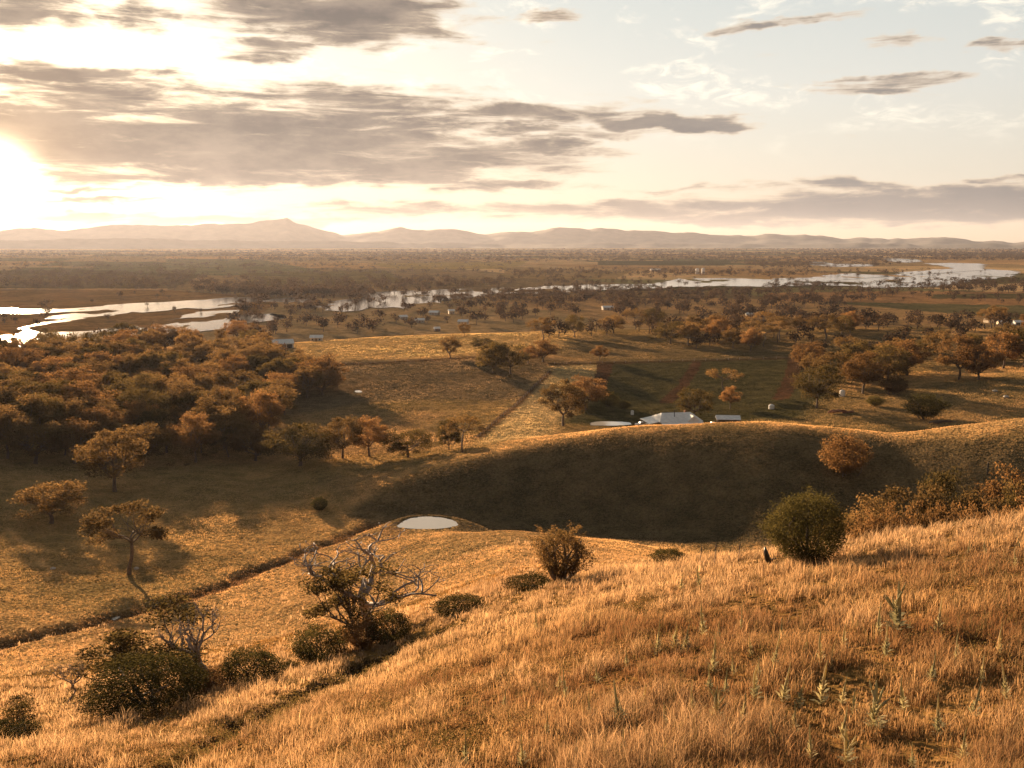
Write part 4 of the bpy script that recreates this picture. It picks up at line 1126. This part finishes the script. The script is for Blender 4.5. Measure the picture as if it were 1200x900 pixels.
spots = [(1053, 741, 44, 2), (1028, 748, 32, 0), (1098, 745, 34, 0), (1038, 772, 34, 0), (962, 782, 34, 1), (905, 788, 36, 1), (884, 820, 40, 0), (917, 822, 38, 1), (961, 826, 46, 0), (935, 830, 32, 1),
         (986, 826, 30, 0), (1000, 838, 24, 0), (1022, 860, 48, 2), (838, 850, 36, 2), (754, 834, 30, 1), (728, 850, 46, 0), (832, 812, 28, 0), (834, 790, 36, 1), (770, 768, 30, 0), (790, 762, 34, 1), (802, 766, 34, 0),
         (824, 745, 34, 0), (842, 752, 24, 1), (730, 888, 30, 0), (776, 894, 26, 1), (762, 898, 24, 0), (992, 896, 34, 2), (630, 742, 18, 0), (684, 742, 20, 1), (628, 738, 22, 0), (655, 808, 24, 0), (664, 822, 30, 1), (612, 898, 34, 0),
         (545, 896, 30, 1), (676, 896, 28, 0), (694, 892, 26, 1), (987, 762, 26, 0), (973, 786, 20, 1), (1134, 648, 12, 0), (1155, 652, 18, 1), (1158, 664, 14, 0), (820, 690, 24, 0), (798, 692, 20, 1), (1194, 640, 12, 0), (1190, 668, 20, 1),
         (700, 800, 22, 0), (860, 792, 22, 0), (1128, 890, 30, 1), (1150, 800, 24, 0), (880, 770, 24, 1), (590, 830, 22, 0), (1070, 900, 26, 0), (905, 870, 28, 1), (640, 860, 24, 0), (868, 740, 22, 0), (915, 752, 22, 0), (945, 770, 24, 0), (890, 795, 26, 0), (850, 815, 26, 0), (812, 838, 28, 0), (780, 855, 28, 0), (870, 850, 32, 0),
         (930, 862, 32, 0), (985, 868, 34, 0), (1060, 835, 32, 0), (1090, 800, 30, 0), (1120, 780, 28, 0), (1140, 840, 32, 0), (1180, 820, 30, 0), (1170, 770, 26, 0), (1100, 862, 34, 0), (950, 892, 36, 0), (855, 890, 34, 0), (735, 785, 24, 0), (690, 845, 28, 0), (720, 825, 26, 0)]
SPEC = {0: 'tallest branching mullein between two thin spikes on the upper right slope', 12: 'broad silvery mullein in front of a dark weedy hollow on the lower slope', 8: 'slender tall mullein right of a close pair on the lower slope',
        27: 'short mullein above the gully head near the feathery shrub', 42: 'thin mullein spike standing left of the dark leaning stump'}
for i, (px, py, hp, k) in enumerate(spots):
    k = k if k == 2 else (0, 1, 3, 4, 5)[i % 5]
    mu = plant(MUL[k], px, py, hp * random.uniform(1.1, 1.45), hp * (0.95 if k == 2 else 0.6), 'mullein', SPEC.get(i, 'pale grey green mullein spike standing in the dry grass'), 'weed plant', 'mulleins on the near slope')
    mu.rotation_euler = (random.uniform(-0.14, 0.14), random.uniform(-0.14, 0.14), mu.rotation_euler[2])
# ------------------------------------------------------------------ buildings and small things
def gable_roof(w, d, z0, hr, ov=0.45, th=0.12, hip=0.0):
    """two thick slopes (and hipped ends when hip > 0) over a w by d plan"""
    a = w / 2 + ov; b = d / 2 + ov; ri = a - hip
    zb = z0 - ov * hr / (d / 2)
    m = MB()
    lo = [(-a, -b, zb), (a, -b, zb), (a, b, zb), (-a, b, zb)]; rg_ = [(-ri, 0, z0 + hr), (ri, 0, z0 + hr)]
    v = lo + rg_ + [(x, y, z + th) for x, y, z in lo + rg_]
    f = [(6, 7, 11, 10), (8, 9, 10, 11), (7, 8, 11), (9, 6, 10), (1, 0, 4, 5), (3, 2, 5, 4), (2, 1, 5), (0, 3, 4), (0, 1, 7, 6), (1, 2, 8, 7), (2, 3, 9, 8), (3, 0, 6, 9)]
    return m.add(v, f)
def gable_walls(w, d, h, hr, hip):
    m = MB(); a = w / 2; b = d / 2
    v = [(-a, -b, -1.2), (a, -b, -1.2), (a, b, -1.2), (-a, b, -1.2), (-a, -b, h), (a, -b, h), (a, b, h), (-a, b, h)]
    f = [(0, 1, 5, 4), (2, 3, 7, 6), (0, 3, 2, 1)]
    if hip > 0: f += [(1, 2, 6, 5), (3, 0, 4, 7)]
    else:
        v += [(-a, 0, h + hr * 0.97), (a, 0, h + hr * 0.97)]; f += [(1, 2, 6, 9, 5), (3, 0, 4, 8, 7)]
    return m.add(v, f)
def building(px, py, w, d, h, hr, label, cat='cottage', name='cottage', rz=0.2, hip=0.0, wall=None, roof=None, open_front=False, r=None, group=None, flue=True):
    g = (ground(px, py)[0] if r is None else at_r(px, py, r)[0])
    e = empty(name, g, label, cat, group, rz)
    link('wall', gable_walls(w, d, h, hr, hip).mesh('wall', wall or M_wall), e)
    rf = link('roof', gable_roof(w, d, h + 0.02, hr, hip=hip).mesh('roof', roof or M_tin), e)
    fy = -d / 2 - 0.03
    if open_front:
        for k in range(3):
            x = (k - 1) * w * 0.31
            link('bay_opening', MB().box(x - w * 0.13, x + w * 0.13, fy - 0.02, fy + 0.02, 0.0, h * 0.82).mesh('bay_opening', M_dark), e)
    else:
        dr = link('door', MB().box(-0.45, 0.45, fy - 0.03, fy + 0.02, 0, 2.05).mesh('door', M_log), e)
        for sx_ in (-0.3, 0.3):
            wn = link('window', MB().box(sx_ * w - 0.55, sx_ * w + 0.55, fy - 0.03, fy + 0.015, 0.9, 2.0).mesh('window', M_white), e)
            link('pane', MB().box(sx_ * w - 0.46, sx_ * w + 0.46, fy - 0.045, fy - 0.032, 0.98, 1.92).mesh('pane', M_glass), wn)
        if flue:
            link('chimney', MB().box(w * 0.22, w * 0.22 + 0.6, 0.5, 1.1, h + hr * 0.3, h + hr + 0.7).mesh('chimney', M_log), rf)
    return e
# the homestead behind the bare hill
hs = building(792, 492, 15.0, 11.0, 2.7, 2.1, 'homestead with a big pale hipped roof behind the bare hill', 'house', 'homestead', rz=0.18, hip=2.6, r=348)
m = MB()
for x0, x1, y0, y1 in ((-11.6, -7.9, -5.6, 5.2), (-7.6, 7.6, -8.2, -5.9)):
    if x0 < -8: m.add([(x0, y0, 2.1), (x1, y0, 2.75), (x1, y1, 2.75), (x0, y1, 2.1), (x0, y0, 2.2), (x1, y0, 2.85), (x1, y1, 2.85), (x0, y1, 2.2)], [(0, 3, 2, 1), (4, 5, 6, 7), (0, 1, 5, 4), (1, 2, 6, 5), (2, 3, 7, 6), (3, 0, 4, 7)])
    else: m.add([(x0, y0, 2.05), (x1, y0, 2.05), (x1, y1, 2.45), (x0, y1, 2.45), (x0, y0, 2.15), (x1, y0, 2.15), (x1, y1, 2.55), (x0, y1, 2.55)], [(0, 3, 2, 1), (4, 5, 6, 7), (0, 1, 5, 4), (1, 2, 6, 5), (2, 3, 7, 6), (3, 0, 4, 7)])
link('verandah_roof', m.mesh('verandah_roof', M_tin), hs)
for x, y in ((-11.3, -5.3), (-11.3, 0), (-11.3, 4.9), (-7.2, -8.0), (-3.6, -8.0), (0, -8.0), (3.6, -8.0), (7.2, -8.0)):
    link('verandah_post', MB().tube([(x, y, -1.0), (x, y, 2.12)], (0.08, 0.08), 6).mesh('verandah_post', M_wall), hs)
gw = MB().add([(2.2, -5.95, 2.72), (6.6, -5.95, 2.72), (4.4, -5.95, 4.55), (4.4, -0.6, 4.62), (2.2, -3.2, 2.95), (6.6, -3.2, 2.95)], [(0, 1, 2), (1, 5, 3, 2), (4, 0, 2, 3)])
link('gable_roof', gw.mesh('gable_roof', M_tin), hs)
link('flue', MB().tube([(-1.5, -2.6, 3.2), (-1.5, -2.6, 6.2)], (0.14, 0.12), 8).mesh('flue', M_dark), hs)
building(853, 491, 7.5, 5.0, 2.4, 0.9, 'dark open fronted shed right of the homestead', 'shed', 'farm_shed', -0.1, wall=M_bark, open_front=True, r=350)
building(331, 408, 12.0, 8.0, 3.2, 2.0, 'long pale shed at the edge of the dense left wood', 'shed', 'farm_shed', 0.35, wall=M_tin, open_front=True)
building(371, 400, 7.5, 6.0, 2.6, 1.4, 'small pale cottage alone in the yellow paddock beside the left wood', rz=0.1, wall=M_cream)
building(543, 380, 9.0, 7.0, 2.7, 1.7, 'white roofed cottage above the right part of the yellow paddock', rz=-0.2, wall=M_cream)
building(512, 388, 4.5, 4.0, 2.4, 1.2, 'tiny dark hut at the top edge of the yellow paddock', 'hut', 'hut', 0.4, wall=M_bark, flue=False)
building(472, 374, 8.0, 6.5, 2.6, 1.5, 'pale cottage leftmost in the hamlet among the trees', rz=0.5)
building(492, 378, 9.0, 6.5, 2.6, 1.5, 'low cottage in front of the hamlet among the trees', rz=0.1)
building(509, 369, 10.0, 7.5, 2.8, 1.7, 'grey blue roofed cottage at the back of the hamlet', rz=-0.3)
building(529, 368, 6.0, 6.0, 3.6, 1.4, 'tall narrow cottage at the right of the hamlet', rz=0.2, wall=M_cream)
building(712, 363, 12.0, 8.0, 2.8, 1.6, 'pale roofed house among the trees at the left end of the ridge wood', 'house', 'farmhouse', 0.15)
building(881, 371, 12.0, 8.0, 2.8, 1.5, 'long pale roofed house sunk in the ridge wood', 'house', 'farmhouse', -0.1)
building(1160, 378, 9.0, 7.0, 3.0, 1.6, 'cream house leftmost of three by the sunlit road', 'house', 'farmhouse', 0.25, wall=M_cream)
building(1174, 380, 8.0, 6.0, 2.8, 1.5, 'cream house in the middle of three by the sunlit road', 'house', 'farmhouse', -0.15, wall=M_cream)
building(1196, 381, 14.0, 7.0, 3.0, 1.4, 'long low shed right of the cream houses by the road', 'shed', 'farm_shed', 0.05, wall=M_tin, open_front=True)
building(768, 318, 26.0, 14.0, 4.5, 2.4, 'pale farm building far beyond the river', 'shed', 'farm_shed', 0.1, wall=M_cream, open_front=True)
building(1160, 630, 6.0, 5.0, 2.4, 1.0, 'pale roofed shed hidden among the bronze gums', 'shed', 'farm_shed', 0.5, r=160, wall=M_tin, open_front=True)
def silo(px, py, rad, h, label, cat='silo', name='silo', r=None, group=None, mat=None):
    g = ground(px, py)[0] if r is None else at_r(px, py, r)[0]
    e = empty(name, g, label, cat, group)
    link('tank_body', MB().tube([(0, 0, -0.4), (0, 0, h * 0.5), (0, 0, h)], (rad, rad, rad), 18).mesh('tank_body', mat or M_white), e)
    link('cone_top', MB().tube([(0, 0, h + 0.01), (0, 0, h + rad * 0.35), (0, 0, h + rad * 0.5)], (rad * 1.04, rad * 0.5, rad * 0.08), 18).mesh('cone_top', M_tin), e)
silo(817, 321, 4.0, 12.0, 'left of two white silos beyond the river')
silo(824, 321, 4.0, 12.5, 'right of two white silos beyond the river')
silo(904, 479, 1.1, 1.3, 'squat white water tank on the grass right of the homestead', 'water tank', 'water_tank')
silo(987, 464, 1.1, 2.0, 'upright white water tank under the shady gums', 'water tank', 'water_tank')
silo(741, 486, 0.6, 1.5, 'small pale tank in the yard left of the homestead', 'water tank', 'water_tank')
def ute(px, py, r, rz, label, mat):
    g = at_r(px, py, r)[0]; e = empty('parked_car', g, label, 'car', None, rz)
    prof = [(-2.3, 0.45), (2.3, 0.45), (2.35, 0.85), (1.2, 1.0), (0.6, 1.58), (-0.7, 1.62), (-0.95, 1.02), (-2.3, 1.0)]
    n = len(prof); b = MB()
    b.add([(x, -0.88, z) for x, z in prof] + [(x, 0.88, z) for x, z in prof], [tuple(range(n)), tuple(range(n, 2 * n))[::-1]] + [(k, k + n, (k + 1) % n + n, (k + 1) % n) for k in range(n)])
    link('body', b.mesh('body', mat), e)
    for sy in (-1, 1):
        win = [(0.95, 1.08), (0.50, 1.50), (-0.60, 1.53), (-0.78, 1.08)]
        y0, y1 = sorted((sy * 0.884, sy * 0.90)); w_ = MB()
        w_.add([(x, y0, z) for x, z in win] + [(x, y1, z) for x, z in win], [(0, 1, 2, 3), (7, 6, 5, 4), (0, 4, 5, 1), (1, 5, 6, 2), (2, 6, 7, 3), (3, 7, 4, 0)])
        link('side_window', w_.mesh('side_window', M_glass), e)
        for x in (-1.4, 1.45):
            link('wheel', MB().tube([(x, sy * 0.72, 0.34), (x, sy * 0.93, 0.34)], (0.34, 0.34), 14).mesh('wheel', M_tyre), e)
ute(752, 498, 346, 0.2, 'white car parked at the left of the yard before the homestead', M_white)
ute(770, 498, 344, -0.4, 'pale car parked before the dark end of the homestead', M_tin)
ute(836, 494, 347, 0.1, 'white car parked between the homestead and the dark shed', M_white)
# woodpiles, rocks, stump, posts
def logs(px, py, label, n, L, mat, seed):
    g = ground(px, py)[0]; e = empty('log_pile', g, label, 'log pile'); rg = np.random.default_rng(seed)
    for k in range(n):
        x, y = rg.uniform(-L * 0.5, L * 0.5), rg.uniform(-1, 1); q = rg.uniform(-0.5, 0.5); z = 0.2 + 0.75 * rg.random() * (1 - abs(x) / L); l2 = L * rg.uniform(0.2, 0.45)
        link('log', MB().tube(curve((x - l2 * math.cos(q), y - l2 * math.sin(q), z), (x + l2 * math.cos(q), y + l2 * math.sin(q), z + rg.uniform(-0.1, 0.3)), rg, 0.03, 5), (0.2, 0.22, 0.2, 0.18, 0.15), 7).mesh('log', mat, True), e)
logs(986, 484, 'heap of reddish felled logs in the grass right of the green paddock', 14, 6.0, M_log, 1)
logs(1106, 496, 'dark fallen timber lying in the shaded hollow behind the hill', 8, 7.0, M_bark, 2)
def rock(px, py, s, label, seed):
    rg = np.random.default_rng(seed); g = ground(px, py)[0]; m = MB(); nl = 7; no = 10; v = [(0, 0, -0.2 * s)]
    for i in range(1, nl):
        t = math.pi * i / nl
        for k in range(no):
            q = 2 * math.pi * k / no; f = s * rg.uniform(0.82, 1.15)
            v.append((f * math.sin(t) * math.cos(q) * 1.2, f * math.sin(t) * math.sin(q), -0.2 * s + f * 0.55 * (1 - math.cos(t))))
    v.append((0, 0, s)); f = [(0, 1 + (k + 1) % no, 1 + k) for k in range(no)]
    for i in range(nl - 2):
        for k in range(no): f.append((1 + i * no + k, 1 + i * no + (k + 1) % no, 1 + (i + 1) * no + (k + 1) % no, 1 + (i + 1) * no + k))
    b = 1 + (nl - 2) * no; f += [(b + k, b + (k + 1) % no, len(v) - 1) for k in range(no)]
    tag(link('rock', m.add(v, f).mesh('rock', M_rock), None, g), label, 'rock')
rock(1166, 459, 0.8, 'pale boulder upper one of two in the hollow behind the sunlit crest', 1)
rock(1179, 466, 0.9, 'pale boulder lower one of two in the hollow behind the sunlit crest', 2)
rock(160, 667, 0.45, 'little white stone near the foot of the leaning gum', 3)
rock(62, 667, 0.45, 'little white stone at the end of the worn sheep track', 4)
g = ground(899, 660)[0]; e = empty('tree_stump', g, 'dark charred stump leaning in the grass left of the big round shrub', 'stump', None, 0.0)
rg0 = np.random.default_rng(5)
link('trunk', MB().tube(curve((0.22, 0, -0.2), (-0.20, 0, 1.25), rg0, 0.05, 6), (0.30, 0.26, 0.22, 0.19, 0.15, 0.05), 8).mesh('trunk', M_dark, True), e)
link('root_spur', MB().tube(curve((0.15, 0, 0.15), (0.62, -0.2, 0.42), rg0, 0.05, 5), (0.15, 0.13, 0.1, 0.08, 0.04), 6).mesh('root_spur', M_dark, True), e)
for px, py, hp, lb in ((820, 664, 24, 'leftmost dried flower stalk standing on the grassy brow left of the stump'), (837, 662, 26, 'middle dried flower stalk on the grassy brow left of the stump'), (865, 659, 22, 'dried flower stalk on the brow nearest the stump')):
    g, r = ground(px, py); H = hp * np.linalg.norm(g) / F
    e = empty('dried_stalk', g, lb, 'stalk', 'dried stalks on the brow')
    link('stem', MB().tube(curve((0, 0, -0.1), (0.08, 0, H * 0.7), rg0, 0.02, 5), (0.03, 0.03, 0.028, 0.026, 0.025), 6).mesh('stem', M_dead, True), e)
    link('seed_head', MB().tube(curve((0.08, 0, H * 0.68), (0.12, 0, H), rg0, 0.02, 5), (0.035, 0.06, 0.06, 0.045, 0.012), 7).mesh('seed_head', M_bark, True), e)
g, r = ground(1157, 556)
e = empty('fence_post', g, 'lone dark post standing on the shaded hill face at the right', 'post')
link('shaft', MB().tube([(0, 0, -0.4), (0.02, 0, 1.4), (0.05, 0, 2.6)], (0.2, 0.19, 0.17), 8).mesh('shaft', M_dark), e)
link('cap', MB().tube([(0.05, 0, 2.6), (0.05, 0, 2.72)], (0.2, 0.16), 8).mesh('cap', M_bark), e)
def fence(pts, label, gap):
    p = path_pts(pts, gap); z = h_at(p[:, 0], p[:, 1]); g0 = np.array((p[0][0], p[0][1], z[0]))
    e = empty('wire_fence', g0, label, 'fence')
    pm = MB().tube([(0, 0, -0.4), (0, 0, 1.25)], (0.11, 0.10), 6).mesh('post', M_dead)
    first = None
    for k in range(len(p)):
        q = (p[k][0] - g0[0], p[k][1] - g0[1], z[k] - g0[2])
        if first is None: first = link('post', pm, e, q)
        else:
            c = first.copy(); COL.objects.link(c); c.parent = e; c.location = q
    for hh in (0.45, 0.8, 1.12):
        link('wire', MB().tube([(p[k][0] - g0[0], p[k][1] - g0[1], z[k] - g0[2] + hh) for k in range(len(p))], [0.02] * len(p), 4).mesh('wire', M_dead), e)
fence([(560, 514), (590, 487), (618, 462), (645, 435)], 'post and wire fence running up between the brown and yellow paddocks', 4.5)
fence([(332, 430), (420, 427), (520, 421), (602, 416)], 'post and wire fence along the shaded lower edge of the yellow paddock', 6.0)
fence([(650, 427), (760, 424), (880, 421), (1000, 418)], 'post and wire fence along the top of the green paddock', 6.0)
